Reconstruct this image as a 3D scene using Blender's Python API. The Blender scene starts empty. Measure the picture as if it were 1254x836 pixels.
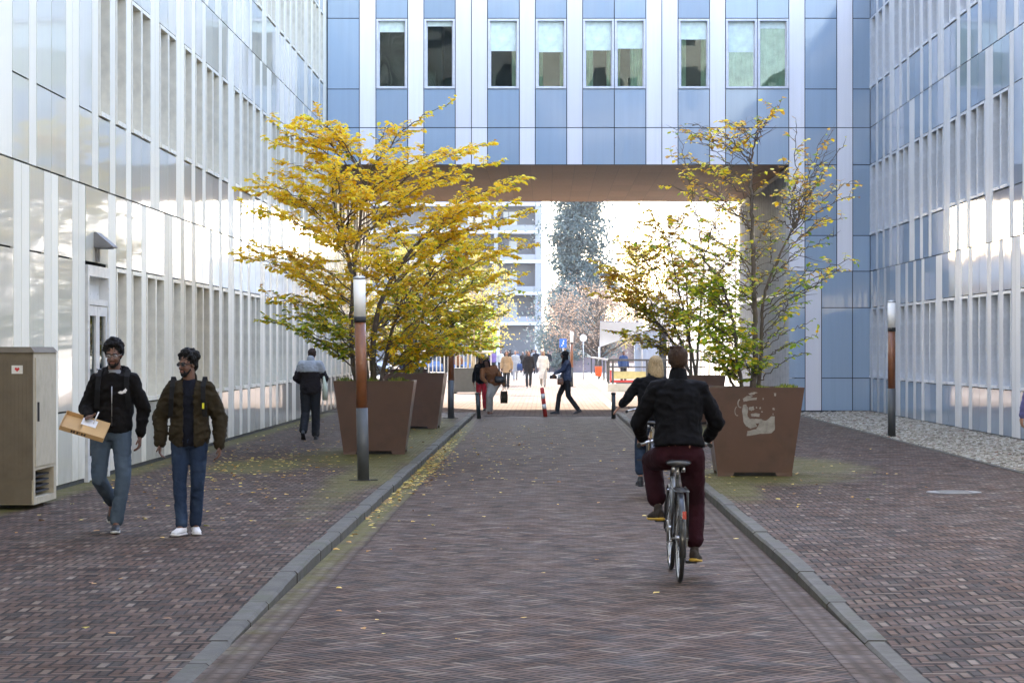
import bpy, bmesh, math, random
from mathutils import Vector, Matrix, noise as mnoise
R = math.radians
scene = bpy.context.scene
col = scene.collection
CZ, FPX, VX, VY = 1.83, 2960.0, 668.0, 428.0

def at(px, py, Y):
    return Vector(((px - VX) / FPX * Y, Y, CZ - (py - VY) / FPX * Y))

# ---------------------------------------------------------------- mesh helper
class MB:
    def __init__(self):
        self.v = []; self.f = []; self.m = []; self.sm = []
    def add(self, vs, fs, mi=0, smooth=False):
        o = len(self.v)
        self.v += [tuple(p) for p in vs]
        self.f += [tuple(i + o for i in f) for f in fs]
        self.m += [mi] * len(fs)
        self.sm += [smooth] * len(fs)
    def box(self, x0, x1, y0, y1, z0, z1, mi=0):
        vs = [(x, y, z) for z in (z0, z1) for y in (y0, y1) for x in (x0, x1)]
        self.add(vs, [(0, 2, 3, 1), (4, 5, 7, 6), (0, 1, 5, 4), (2, 6, 7, 3), (0, 4, 6, 2), (1, 3, 7, 5)], mi)
    def obox(self, c, ax, ay, az, mi=0):
        c = Vector(c); ax = Vector(ax); ay = Vector(ay); az = Vector(az)
        vs = [c + sx * ax + sy * ay + sz * az for sz in (-1, 1) for sy in (-1, 1) for sx in (-1, 1)]
        self.add(vs, [(0, 2, 3, 1), (4, 5, 7, 6), (0, 1, 5, 4), (2, 6, 7, 3), (0, 4, 6, 2), (1, 3, 7, 5)], mi)
    def quad(self, a, b, c, d, mi=0):
        self.add([a, b, c, d], [(0, 1, 2, 3)], mi)
    def tube(self, pts, rad, n=8, mi=0, cap=True, smooth=True):
        pts = [Vector(p) for p in pts]
        if not hasattr(rad, '__len__'): rad = [rad] * len(pts)
        vs = []; fs = []
        up = None
        for i, p in enumerate(pts):
            t = (pts[min(i + 1, len(pts) - 1)] - pts[max(i - 1, 0)])
            if t.length < 1e-9: t = Vector((0, 0, 1))
            t.normalize()
            if up is None:
                up = Vector((0, 0, 1)) if abs(t.z) < .9 else Vector((1, 0, 0))
            a = t.cross(up)
            if a.length < 1e-6: a = t.orthogonal()
            a.normalize(); b = t.cross(a).normalized()
            up = -b if False else a.cross(t).normalized()
            for k in range(n):
                an = 2 * math.pi * k / n
                vs.append(p + (a * math.cos(an) + b * math.sin(an)) * rad[i])
        for i in range(len(pts) - 1):
            for k in range(n):
                k2 = (k + 1) % n
                fs.append((i * n + k, i * n + k2, (i + 1) * n + k2, (i + 1) * n + k))
        self.add(vs, fs, mi, smooth)
        if cap:
            o = len(self.v) - len(vs)
            self.f.append(tuple(o + k for k in reversed(range(n)))); self.m.append(mi); self.sm.append(False)
            self.f.append(tuple(o + (len(pts) - 1) * n + k for k in range(n))); self.m.append(mi); self.sm.append(False)
    def lathe(self, prof, c=(0, 0, 0), axis='z', n=24, mi=0, closed=False):
        vs = []; fs = []
        for (r, h) in prof:
            for k in range(n):
                a = 2 * math.pi * k / n
                if axis == 'z': vs.append((c[0] + r * math.cos(a), c[1] + r * math.sin(a), c[2] + h))
                else: vs.append((c[0] + h, c[1] + r * math.cos(a), c[2] + r * math.sin(a)))
        m = len(prof)
        for i in range(m if closed else m - 1):
            j = (i + 1) % m
            for k in range(n):
                k2 = (k + 1) % n
                fs.append((i * n + k, i * n + k2, j * n + k2, j * n + k))
        self.add(vs, fs, mi, True)
        if not closed:
            o = len(self.v) - len(vs)
            if prof[0][0] > 1e-5: self.f.append(tuple(o + k for k in reversed(range(n)))); self.m.append(mi); self.sm.append(False)
            if prof[-1][0] > 1e-5: self.f.append(tuple(o + (m - 1) * n + k for k in range(n))); self.m.append(mi); self.sm.append(False)
    def loft(self, rings, n=14, mi=0, power=1.0):
        # rings: (centre, u, v) half axis vectors; closed with rounded fans
        vs = []; fs = []
        for (c, u, v) in rings:
            c = Vector(c); u = Vector(u); v = Vector(v)
            for k in range(n):
                a = 2 * math.pi * k / n
                ca, sa = math.cos(a), math.sin(a)
                if power != 1.0:
                    ca = math.copysign(abs(ca) ** power, ca); sa = math.copysign(abs(sa) ** power, sa)
                vs.append(c + u * ca + v * sa)
        m = len(rings)
        for i in range(m - 1):
            for k in range(n):
                k2 = (k + 1) % n
                fs.append((i * n + k, i * n + k2, (i + 1) * n + k2, (i + 1) * n + k))
        fs.append(tuple(reversed(range(n)))); fs.append(tuple((m - 1) * n + k for k in range(n)))
        self.add(vs, fs, mi, True)
    def ell(self, c, rx, ry, rz, rot=None, nu=14, nv=9, mi=0):
        vs = []; fs = []
        c = Vector(c)
        for i in range(nv + 1):
            th = math.pi * i / nv
            for k in range(nu):
                a = 2 * math.pi * k / nu
                p = Vector((rx * math.sin(th) * math.cos(a), ry * math.sin(th) * math.sin(a), rz * math.cos(th)))
                if rot is not None: p = rot @ p
                vs.append(c + p)
        for i in range(nv):
            for k in range(nu):
                k2 = (k + 1) % nu
                if i == 0: fs.append((k, (i + 1) * nu + k, (i + 1) * nu + k2))
                elif i == nv - 1: fs.append((i * nu + k, (i + 1) * nu + k, i * nu + k2))
                else: fs.append((i * nu + k, (i + 1) * nu + k, (i + 1) * nu + k2, i * nu + k2))
        self.add(vs, fs, mi, True)
    def cap(self, p0, p1, r0, r1, mi=0, n=12):
        p0 = Vector(p0); p1 = Vector(p1)
        d = (p1 - p0); L = d.length
        if L < 1e-6: d = Vector((0, 0, 1))
        d.normalize()
        a = d.orthogonal().normalized(); b = d.cross(a)
        rings = []
        for t in (-1, -.8, -.45, 0):
            rings.append((p0 + d * r0 * t, a * r0 * math.sqrt(max(1 - t * t, .01)), b * r0 * math.sqrt(max(1 - t * t, .01))))
        for t in (0, .45, .8, 1):
            rings.append((p1 + d * r1 * t, a * r1 * math.sqrt(max(1 - t * t, .01)), b * r1 * math.sqrt(max(1 - t * t, .01))))
        self.loft(rings, n, mi)
    def limb(self, pts, rads, mi=0, n=12):
        for i in range(len(pts) - 1):
            self.cap(pts[i], pts[i + 1], rads[i], rads[i + 1], mi, n)
    def mesh(self, name, mats):
        me = bpy.data.meshes.new(name)
        me.from_pydata(self.v, [], self.f)
        if not isinstance(mats, (list, tuple)): mats = [mats]
        for m in mats: me.materials.append(m)
        if len(mats) > 1: me.polygons.foreach_set('material_index', self.m)
        me.polygons.foreach_set('use_smooth', self.sm)
        me.update()
        return me
    def build(self, name, mats, parent=None):
        o = bpy.data.objects.new(name, self.mesh(name, mats))
        col.objects.link(o)
        if parent is not None: o.parent = parent
        return o

def tag(o, label=None, cat=None, group=None, kind=None):
    if label: o['label'] = label
    if cat: o['category'] = cat
    if group: o['group'] = group
    if kind: o['kind'] = kind
    return o
def thing(name, label, cat, loc=(0, 0, 0), rz=0, group=None):
    o = bpy.data.objects.new(name, None); col.objects.link(o)
    o.empty_display_size = .3
    o.location = loc; o.rotation_euler = (0, 0, rz)
    return tag(o, label, cat, group)
def copy_tree(o, parent=None, label=None):
    c = o.copy(); col.objects.link(c)
    if parent is not None: c.parent = parent
    if label: c['label'] = label
    for ch in list(o.children): copy_tree(ch, c)
    return c

# ---------------------------------------------------------------- materials
class NT:
    def __init__(self, m):
        self.t = m.node_tree; self.n = self.t.nodes; self.l = self.t.links
    def new(self, typ, **kw):
        nd = self.n.new(typ)
        for k, v in kw.items(): setattr(nd, k, v)
        return nd
    def put(self, sock, val):
        if isinstance(val, bpy.types.NodeSocket): self.l.new(val, sock)
        elif val is not None:
            if hasattr(sock.default_value, '__len__') and not hasattr(val, '__len__'): val = (val,) * len(sock.default_value)
            if hasattr(sock.default_value, '__len__') and len(sock.default_value) == 4 and len(val) == 3: val = (*val, 1)
            sock.default_value = val
    def M(self, op, a, b=None, c=None, clamp=False):
        nd = self.new('ShaderNodeMath', operation=op); nd.use_clamp = clamp
        self.put(nd.inputs[0], a)
        if b is not None: self.put(nd.inputs[1], b)
        if c is not None: self.put(nd.inputs[2], c)
        return nd.outputs[0]
    def mix(self, f, a, b, blend='MIX'):
        nd = self.new('ShaderNodeMix', data_type='RGBA', blend_type=blend)
        self.put(nd.inputs[0], f); self.put(nd.inputs[6], a); self.put(nd.inputs[7], b)
        return nd.outputs[2]
    def fmix(self, f, a, b):
        nd = self.new('ShaderNodeMix', data_type='FLOAT')
        self.put(nd.inputs[0], f); self.put(nd.inputs[2], a); self.put(nd.inputs[3], b)
        return nd.outputs[0]
    def noise(self, vec, scale, detail=3, rough=.55, dim='3D'):
        nd = self.new('ShaderNodeTexNoise'); nd.noise_dimensions = dim
        if vec is not None: self.l.new(vec, nd.inputs['Vector'])
        nd.inputs['Scale'].default_value = scale; nd.inputs['Detail'].default_value = detail; nd.inputs['Roughness'].default_value = rough
        return nd.outputs[0]
    def ramp(self, f, stops, interp='LINEAR'):
        nd = self.new('ShaderNodeValToRGB'); cr = nd.color_ramp; cr.interpolation = interp
        while len(cr.elements) < len(stops): cr.elements.new(.5)
        for e, (p, c) in zip(cr.elements, stops):
            e.position = p; e.color = (*c, 1) if len(c) == 3 else c
        self.put(nd.inputs[0], f)
        return nd.outputs[0]
    def rng(self, v, a, b, c=0, d=1):
        nd = self.new('ShaderNodeMapRange')
        self.put(nd.inputs[0], v); self.put(nd.inputs[1], a); self.put(nd.inputs[2], b); self.put(nd.inputs[3], c); self.put(nd.inputs[4], d)
        return nd.outputs[0]
    def bump(self, h, strength=.3, dist=.01, normal=None):
        nd = self.new('ShaderNodeBump'); nd.inputs['Strength'].default_value = strength; nd.inputs['Distance'].default_value = dist
        self.put(nd.inputs['Height'], h)
        if normal is not None: self.l.new(normal, nd.inputs['Normal'])
        return nd.outputs[0]
    def pos(self):
        return self.new('ShaderNodeNewGeometry').outputs['Position']
    def objc(self):
        return self.new('ShaderNodeTexCoord').outputs['Object']
    def sep(self, v):
        nd = self.new('ShaderNodeSeparateXYZ'); self.l.new(v, nd.inputs[0]); return nd.outputs
    def comb(self, x, y, z=0.0):
        nd = self.new('ShaderNodeCombineXYZ'); self.put(nd.inputs[0], x); self.put(nd.inputs[1], y); self.put(nd.inputs[2], z); return nd.outputs[0]
    def island(self):
        return self.new('ShaderNodeNewGeometry').outputs['Random Per Island']

def base_mat(name):
    m = bpy.data.materials.new(name); m.use_nodes = True
    return m, NT(m), m.node_tree.nodes['Principled BSDF']

def mat(name, c, rough=.6, metal=0, spec=.5, var=.12, vscale=6, bump=0, bscale=40, coat=0, emit=None, estr=0, stain=None):
    """plain material with a little mottling and relief"""
    m, t, b = base_mat(name)
    oc = t.objc()
    c = tuple(c)
    n1 = t.noise(oc, vscale, 4)
    dark = tuple(x * (1 - var) for x in c); light = tuple(min(1, x * (1 + var)) for x in c)
    colr = t.ramp(n1, [(.3, dark), (.7, light)])
    if stain:
        n2 = t.noise(oc, stain[1], 5, .65)
        colr = t.mix(t.rng(n2, .52, .68, 0, stain[2]), colr, stain[0])
    t.put(b.inputs['Base Color'], colr)
    b.inputs['Metallic'].default_value = metal
    b.inputs['Specular IOR Level'].default_value = spec
    b.inputs['Coat Weight'].default_value = coat
    rr = t.noise(oc, vscale * 2.3, 3)
    t.put(b.inputs['Roughness'], t.rng(rr, .3, .7, max(rough - .08, .02), min(rough + .08, 1)))
    if bump:
        t.put(b.inputs['Normal'], t.bump(t.noise(oc, bscale, 4), bump, .01))
    if emit:
        b.inputs['Emission Color'].default_value = (*emit, 1); b.inputs['Emission Strength'].default_value = estr
    return m

def cloth(name, c, scale=260, var=.18, rough=.9, wear=None):
    m, t, b = base_mat(name)
    oc = t.objc()
    w = t.noise(oc, scale, 2)
    n1 = t.noise(oc, 5, 4)
    colr = t.ramp(n1, [(.25, tuple(x * (1 - var) for x in c)), (.75, tuple(min(1, x * (1 + var)) for x in c))])
    if wear: colr = t.mix(t.rng(t.noise(oc, 3.2, 3), .5, .68, 0, .7), colr, wear)
    t.put(b.inputs['Base Color'], colr)
    b.inputs['Roughness'].default_value = rough
    b.inputs['Specular IOR Level'].default_value = .12
    h = t.M('ADD', t.M('MULTIPLY', w, .25), t.noise(oc, 22, 3))
    t.put(b.inputs['Normal'], t.bump(h, .5, .012))
    return m

def herring(name, n=3, bw=.068, ang=45, tones=None, mortar=(.012, .010, .008), moss=None, grooves=1.0, spec=.13, wear=True):
    """small paving bricks in a herringbone bond, each with its own tone"""
    m, t, b = base_mat(name)
    P = t.sep(t.pos())
    a = R(ang); ca, sa = math.cos(a) / bw, math.sin(a) / bw
    wob = t.M('MULTIPLY', t.M('SUBTRACT', t.noise(t.pos(), .9, 2), .5), .35)
    x = t.M('ADD', t.M('ADD', t.M('MULTIPLY', P[0], ca), t.M('MULTIPLY', P[1], -sa)), wob)
    y = t.M('ADD', t.M('ADD', t.M('MULTIPLY', P[0], sa), t.M('MULTIPLY', P[1], ca)), wob)
    i = t.M('FLOOR', x); j = t.M('FLOOR', y)
    fx = t.M('SUBTRACT', x, i); fy = t.M('SUBTRACT', y, j)
    k = t.M('FLOORED_MODULO', t.M('ADD', t.M('SUBTRACT', i, j), .001), 2 * n)
    k = t.M('FLOOR', k)
    hor = t.M('LESS_THAN', k, n - .5)
    offv = t.M('SUBTRACT', 2 * n - 1, k)
    # distance to long/short edges in cell units
    u_h = t.M('ADD', fx, k); u_v = t.M('ADD', fy, offv)
    u = t.fmix(hor, u_v, u_h); v = t.fmix(hor, fx, fy)
    du = t.M('MINIMUM', u, t.M('SUBTRACT', float(n), u))
    dv = t.M('MINIMUM', v, t.M('SUBTRACT', 1.0, v))
    d = t.M('MINIMUM', du, dv)
    idx = t.M('SUBTRACT', i, t.M('MULTIPLY', hor, k))
    idy = t.M('SUBTRACT', j, t.M('MULTIPLY', t.M('SUBTRACT', 1.0, hor), offv))
    wn = t.new('ShaderNodeTexWhiteNoise', noise_dimensions='3D')
    t.l.new(t.comb(idx, idy, hor), wn.inputs[0])
    finish_bricks(t, b, d, wn, tones, mortar, moss, grooves, P, spec, wear)
    return m

def running(name, bl=.2, bw=.067, tones=None, mortar=(.012, .010, .008), moss=None, grooves=.9, off=.5, spec=.12, wear=True):
    m, t, b = base_mat(name)
    P = t.sep(t.pos())
    wob = t.M('MULTIPLY', t.M('SUBTRACT', t.noise(t.pos(), .7, 3), .5), .9)
    y = t.M('ADD', t.M('MULTIPLY', P[1], 1 / bw), wob)
    j = t.M('FLOOR', y); fy = t.M('SUBTRACT', y, j)
    x = t.M('ADD', t.M('MULTIPLY', P[0], 1 / bl), t.M('MULTIPLY', j, off))
    i = t.M('FLOOR', x); fx = t.M('SUBTRACT', x, i)
    dy = t.M('MINIMUM', fy, t.M('SUBTRACT', 1.0, fy))
    dx = t.M('MULTIPLY', t.M('MINIMUM', fx, t.M('SUBTRACT', 1.0, fx)), bl / bw)
    d = t.M('MINIMUM', dx, dy)
    wn = t.new('ShaderNodeTexWhiteNoise', noise_dimensions='3D')
    t.l.new(t.comb(i, j, 0.0), wn.inputs[0])
    finish_bricks(t, b, d, wn, tones, mortar, moss, grooves, P, spec, wear)
    return m

def finish_bricks(t, b, d, wn, tones, mortar, moss, grooves, P, spec=.12, wear=True):
    pos = t.pos()
    tone = t.ramp(wn.outputs[0], tones)
    big = t.noise(pos, .35, 4, .6)
    tone = t.mix(t.rng(big, .35, .65, .0, .45), tone, t.mix(.6, tone, (.085, .066, .05)))
    if wear:
        st1 = t.noise(pos, 1.1, 6, .72); st2 = t.noise(t.comb(t.M('MULTIPLY', P[0], 2.2), t.M('MULTIPLY', P[1], .22), 0.0), 1.0, 5, .6)
        tone = t.mix(t.rng(st1, .48, .68, 0, .55), tone, t.mix(.65, tone, (.012, .009, .008)))
        tone = t.mix(t.rng(st2, .50, .72, 0, .5), tone, t.mix(.55, tone, (.14, .115, .095)))
    grain = t.noise(pos, 55, 3)
    tone = t.mix(t.rng(grain, .3, .75, 0, .35), tone, t.mix(.4, tone, (.12, .098, .078)))
    edge = t.rng(d, .06, .19)
    colr = t.mix(edge, mortar, tone)
    if moss:
        mask = None
        for (mx, my, rx, ry) in moss:
            ex = t.M('DIVIDE', t.M('SUBTRACT', P[0], mx), rx); ey = t.M('DIVIDE', t.M('SUBTRACT', P[1], my), ry)
            q = t.M('ADD', t.M('MULTIPLY', ex, ex), t.M('MULTIPLY', ey, ey))
            q = t.rng(q, 0.2, 1.0, 1, 0)
            mask = q if mask is None else t.M('MAXIMUM', mask, q)
        mn = t.noise(pos, 2.2, 5, .7)
        mk = t.rng(t.M('ADD', mask, t.M('MULTIPLY', t.M('SUBTRACT', mn, .5), 1.5)), .3, .95, 0, .8)
        mk = t.M('MULTIPLY', mk, t.fmix(edge, 1.0, .72))
        mc = t.mix(t.noise(pos, 9, 2), (.085, .085, .016), (.165, .145, .04))
        colr = t.mix(mk, colr, mc)
    t.put(b.inputs['Base Color'], colr)
    t.put(b.inputs['Roughness'], t.rng(t.noise(pos, 3, 3), .3, .7, .6, .85))
    b.inputs['Specular IOR Level'].default_value = spec
    sp = t.new('ShaderNodeSeparateColor'); t.l.new(wn.outputs[1], sp.inputs[0])
    h = t.M('ADD', t.M('MULTIPLY', t.rng(d, .0, .2), 1.0), t.M('MULTIPLY', sp.outputs[0], .55))
    h = t.M('ADD', h, t.M('MULTIPLY', grain, .45))
    h = t.M('ADD', h, t.M('MULTIPLY', t.noise(pos, 1.6, 3), 1.6))
    # each brick lies a little askew
    t.put(b.inputs['Normal'], t.bump(h, grooves, .012))

def panel_mat(name, c, rough=.05, wav=.25, fluted=False, spec=.5, dirt=.0, metal=0.0):
    """enamelled glass / aluminium cladding: per-panel tone, slight waviness"""
    m, t, b = base_mat(name)
    pos = t.pos()
    isl = t.island()
    dark = tuple(x * .9 for x in c); light = tuple(min(1, x * 1.08) for x in c)
    colr = t.ramp(isl, [(0, dark), (1, light)])
    strk = t.noise(pos, 1.0, 4)
    P = t.sep(pos)
    streakv = t.comb(t.M('MULTIPLY', P[0], 9.0), t.M('MULTIPLY', P[1], 9.0), t.M('MULTIPLY', P[2], .35))
    st = t.noise(streakv, 1.0, 4, .6)
    colr = t.mix(t.rng(st, .35, .75, 0, .22), colr, tuple(x * .72 for x in c))
    if dirt:
        lowd = t.M('MULTIPLY', t.rng(P[2], .1, .75, 1, 0), t.rng(t.noise(pos, 4, 4), .3, .7, .2, 1))
        colr = t.mix(t.M('MULTIPLY', lowd, dirt), colr, (.2, .18, .12))
    t.put(b.inputs['Base Color'], colr)
    t.put(b.inputs['Roughness'], t.rng(st, .3, .8, rough, rough + .08))
    b.inputs['Specular IOR Level'].default_value = spec
    b.inputs['Metallic'].default_value = metal
    ofs = t.new('ShaderNodeVectorMath', operation='ADD'); t.l.new(pos, ofs.inputs[0])
    t.l.new(t.comb(t.M('MULTIPLY', isl, 37.0), t.M('MULTIPLY', isl, 91.0), t.M('MULTIPLY', isl, 13.0)), ofs.inputs[1])
    h = t.noise(ofs.outputs[0], .55, 1)
    if fluted:
        h = t.M('ADD', h, t.M('MULTIPLY', t.noise(t.comb(t.M('MULTIPLY', P[0], 28.0), t.M('MULTIPLY', P[1], 28.0), t.M('MULTIPLY', P[2], .2)), 1, 1), .02))
    t.put(b.inputs['Normal'], t.bump(h, wav, .05))
    return m

def leaf_mat(name, stops, trans=.45, rough=.45):
    m, t, b = base_mat(name)
    isl = t.island()
    colr = t.ramp(isl, stops)
    nt = t.n
    dif = b
    t.put(b.inputs['Base Color'], colr); b.inputs['Roughness'].default_value = rough
    b.inputs['Specular IOR Level'].default_value = .3
    tr = t.new('ShaderNodeBsdfTranslucent'); t.put(tr.inputs[0], colr)
    mx = t.new('ShaderNodeMixShader'); mx.inputs[0].default_value = trans
    t.l.new(b.outputs[0], mx.inputs[1]); t.l.new(tr.outputs[0], mx.inputs[2])
    t.l.new(mx.outputs[0], nt['Material Output'].inputs[0])
    return m
# ================================================================ camera, sky, sun
SUN_EL, SUN_AZ = 34.0, -22.0          # azimuth measured from +Y towards +X
w = bpy.data.worlds.new('World'); scene.world = w; w.use_nodes = True
wt = w.node_tree; bg = wt.nodes['Background']
sky = wt.nodes.new('ShaderNodeTexSky'); sky.sky_type = 'NISHITA'; sky.sun_disc = False
sky.sun_elevation = R(SUN_EL); sky.sun_rotation = R(SUN_AZ)
sky.air_density = 1.0; sky.dust_density = .35; sky.ozone_density = 1.2
tintn = wt.nodes.new('ShaderNodeMix'); tintn.data_type = 'RGBA'; tintn.blend_type = 'MULTIPLY'; tintn.inputs[0].default_value = 1; tintn.inputs[7].default_value = (1.18, .955, .85, 1)
wt.links.new(sky.outputs[0], tintn.inputs[6]); wt.links.new(tintn.outputs[2], bg.inputs[0]); bg.inputs[1].default_value = .15
sl = bpy.data.lights.new('sun', 'SUN'); sl.energy = 2.0; sl.angle = R(.6); sl.color = (1, .93, .82)
so = bpy.data.objects.new('sun', sl); col.objects.link(so)
sd = Vector((math.sin(R(SUN_AZ)) * math.cos(R(SUN_EL)), math.cos(R(SUN_AZ)) * math.cos(R(SUN_EL)), math.sin(R(SUN_EL))))
so.rotation_euler = sd.to_track_quat('Z', 'Y').to_euler(); so.location = (0, 60, 60)
cd = bpy.data.cameras.new('camera'); cam = bpy.data.objects.new('camera', cd); col.objects.link(cam)
cam.location = (0, 0, CZ); cam.rotation_euler = (R(90), 0, 0)
cd.lens = FPX / 1254 * 36; cd.sensor_width = 36; cd.clip_end = 3000; cd.clip_start = .3
cd.shift_x = -(VX - 627) / 1254; cd.shift_y = (VY - 418) / 1254
scene.camera = cam
vs = scene.view_settings; vs.view_transform = 'Standard'; vs.look = 'None'; vs.exposure = 3.38; vs.gamma = 1; vs.use_curve_mapping = False
scene.render.engine = 'CYCLES'
cy = scene.cycles
cy.max_bounces = 8; cy.diffuse_bounces = 4; cy.glossy_bounces = 4; cy.transmission_bounces = 4; cy.transparent_max_bounces = 8; cy.volume_bounces = 1
cy.caustics_reflective = False; cy.caustics_refractive = False; cy.sample_clamp_indirect = 6

# ================================================================ ground
T_ROAD = [(0, (.016, .008, .005)), (.25, (.055, .027, .017)), (.6, (.100, .054, .034)), (.85, (.135, .082, .055)), (.96, (.165, .118, .085)), (1, (.21, .16, .12))]
T_PAVE = [(0, (.014, .007, .004)), (.25, (.050, .023, .014)), (.6, (.098, .050, .031)), (.85, (.135, .080, .053)), (.95, (.17, .122, .088)), (1, (.22, .17, .13))]
T_PLAZA = [(0, (0.243, 0.187, 0.152)), (.5, (0.306, 0.246, 0.204)), (1, (0.378, 0.315, 0.264))]
m_road = herring('road_brick', ang=45, grooves=.6, tones=T_ROAD, moss=[(-1.95, 38, .22, 40), (1.98, 30, .16, 30)])
m_gutter = running('gutter_brick', bl=.10, bw=.21, off=.0, mortar=(.05, .033, .022), grooves=.4, tones=[(0, (.075, .048, .034)), (1, (.11, .075, .055))], moss=[(-1.9, 40, .3, 30)])
MOSS_L = [(-2.75, 39.6, 1.7, 5.5), (-2.8, 55, 1.3, 5), (-2.4, 32.5, .7, 3.0), (-6.0, 40, .5, 60), (-2.5, 44, .6, 24), (-4.3, 36, 1.0, 3)]
MOSS_R = [(2.9, 33.2, 1.7, 3.2), (3.6, 36, 1.5, 4), (2.3, 31, .5, 4.5), (3.4, 50, 1.6, 7)]
m_pave = herring('pavement_brick', ang=0, tones=T_PAVE, moss=MOSS_L)
m_pave_r = herring('pavement_brick_right', ang=0, tones=T_PAVE, moss=MOSS_R)
m_plaza = running('plaza_brick', bl=.3, bw=.15, tones=T_PLAZA, grooves=.3, mortar=(.16, .13, .11), spec=0.0, wear=False)
m_kerb = mat('kerb_concrete', (.066, .060, .047), .8, var=.25, vscale=3, bump=.4, bscale=30, stain=((.05, .053, .02), 1.6, .75))
m_ground = mat('ground_far', (.20, .19, .17), .9, vscale=.3)
m_asph = mat('asphalt', (.10, .105, .12), .85, vscale=1.0, bump=.3)

def sm(a, b, x):
    t = min(max((x - a) / (b - a), 0), 1); return t * t * (3 - 2 * t)
def kh(Y):      # pavement height above the road along the street
    if Y > 60: return .1 - .084 * sm(66.5, 69.5, Y)
    return .015 + .085 * sm(13.5, 20.5, Y)
def strip(name, m, x0, x1, ys, zf, kind='structure', nx=1):
    b = MB()
    for i in range(len(ys) - 1):
        for k in range(nx):
            a = x0 + (x1 - x0) * k / nx; c = x0 + (x1 - x0) * (k + 1) / nx
            b.quad((a, ys[i], zf(ys[i])), (c, ys[i], zf(ys[i])), (c, ys[i + 1], zf(ys[i + 1])), (a, ys[i + 1], zf(ys[i + 1])))
    return tag(b.build(name, m), kind=kind)
strip('ground', m_ground, -900, 900, [-200, 1800], lambda y: -.01)
strip('road', m_road, -1.9, 1.93, [-30, 66.5], lambda y: 0.0)
ys = [-30, 10] + [10 + i * .5 for i in range(1, 30)] + [30, 45, 60, 66.5, 67, 67.5, 68, 68.5, 69, 69.5]
strip('pavement', m_pave, -6.02, -2.07, ys, kh)
strip('pavement_east', m_pave_r, 2.10, 6.65, ys, kh)
strip('plaza', m_plaza, -60, 60, [66.4, 152], lambda y: .008)
strip('street', m_asph, -80, 80, [152, 196], lambda y: .012)
strip('square', m_plaza, -80, 80, [196, 420], lambda y: .016)
def seg_kerb(name, xe, sgn):
    """row of kerb stones, face towards the road, with joints and slight steps"""
    b = MB(); rnd = random.Random(int(xe * 100))
    y = 6.0
    while y < 67.5:
        y1 = y + 1.0
        j = rnd.uniform(-.006, .006); dz = rnd.uniform(-.003, .004)
        za, zb = kh(y) + dz, kh(y1) + dz
        xa = xe + j; xb = xe + sgn * .14; ch = .02
        prof = lambda z: [(xa, -.02), (xa, max(z - ch, .0)), (xa + sgn * ch, z), (xb, z), (xb, -.02)]
        A = [(p[0], y + .006, p[1]) for p in prof(za)]; B = [(p[0], y1 - .006, p[1]) for p in prof(zb)]
        fs = [(k, k + 1, 5 + k + 1, 5 + k) for k in range(4)] + [(0, 4, 3, 2, 1), (5, 6, 7, 8, 9)]
        b.add(A + B, fs)
        y = y1
    return tag(b.build(name, m_kerb), kind='structure')
seg_kerb('kerb', -1.95, -1); seg_kerb('kerb_east', 1.98, 1)
# brick gutter rows along the kerb, as loose bands 4 mm above the road
for nm, a, c in (('gutter', -1.945, -1.68), ('gutter_east', 1.72, 1.975)):
    strip(nm, m_gutter, a, c, [-30, 66.3], lambda y: .004)
# flush coping between pavement and gravel
b = MB(); b.box(6.65, 6.73, -10, 64.8, .0, .112); tag(b.build('gravel_edging', m_kerb), kind='structure')

# ================================================================ facades
XL, XR, YF, YB, XP = -6.0, 8.92, 66.4, 82.9, 6.68
U = .4266
ZJ = [.15, 3.98, 7.92, 11.86, 15.80, 19.74, 23.68]
ROOF = 24.6
mW = {'L': panel_mat('cladding_warm_lit', (.84, .79, .65), .4, .03, spec=.2, dirt=.5),  # one cladding
      'R': panel_mat('cladding_cool_shade', (.66, .67, .69), .4, .03, spec=.2, dirt=.2),
      'F': panel_mat('cladding_pale', (.79, .78, .82), .4, .03, spec=.2)}
mB = {'L': panel_mat('glass_panel_warm_lit', (.66, .63, .52), .025, .22, spec=.5, dirt=.3),  # same panels, side light put into the base colour here too
      'R': panel_mat('glass_panel_cool_shade', (.30, .37, .47), .025, .22, spec=.5),
      'F': panel_mat('glass_panel_pale_blue', (.30, .39, .50), .03, .2, True, spec=.35)}
m_dark = mat('joint_dark', (.03, .032, .036), .9)
m_plinth = mat('plinth_dark', (.05, .05, .05), .8, stain=((.08, .09, .04), 2, .6))
m_frame = {'L': mat('window_frame_warm_lit', (.76, .72, .60), .4), 'R': mat('window_frame_cool_shade', (.62, .65, .70), .4), 'F': mat('window_frame_sky_tint', (.60, .62, .68), .4)}  # frames carry the light tint of their side in their colour
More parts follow.
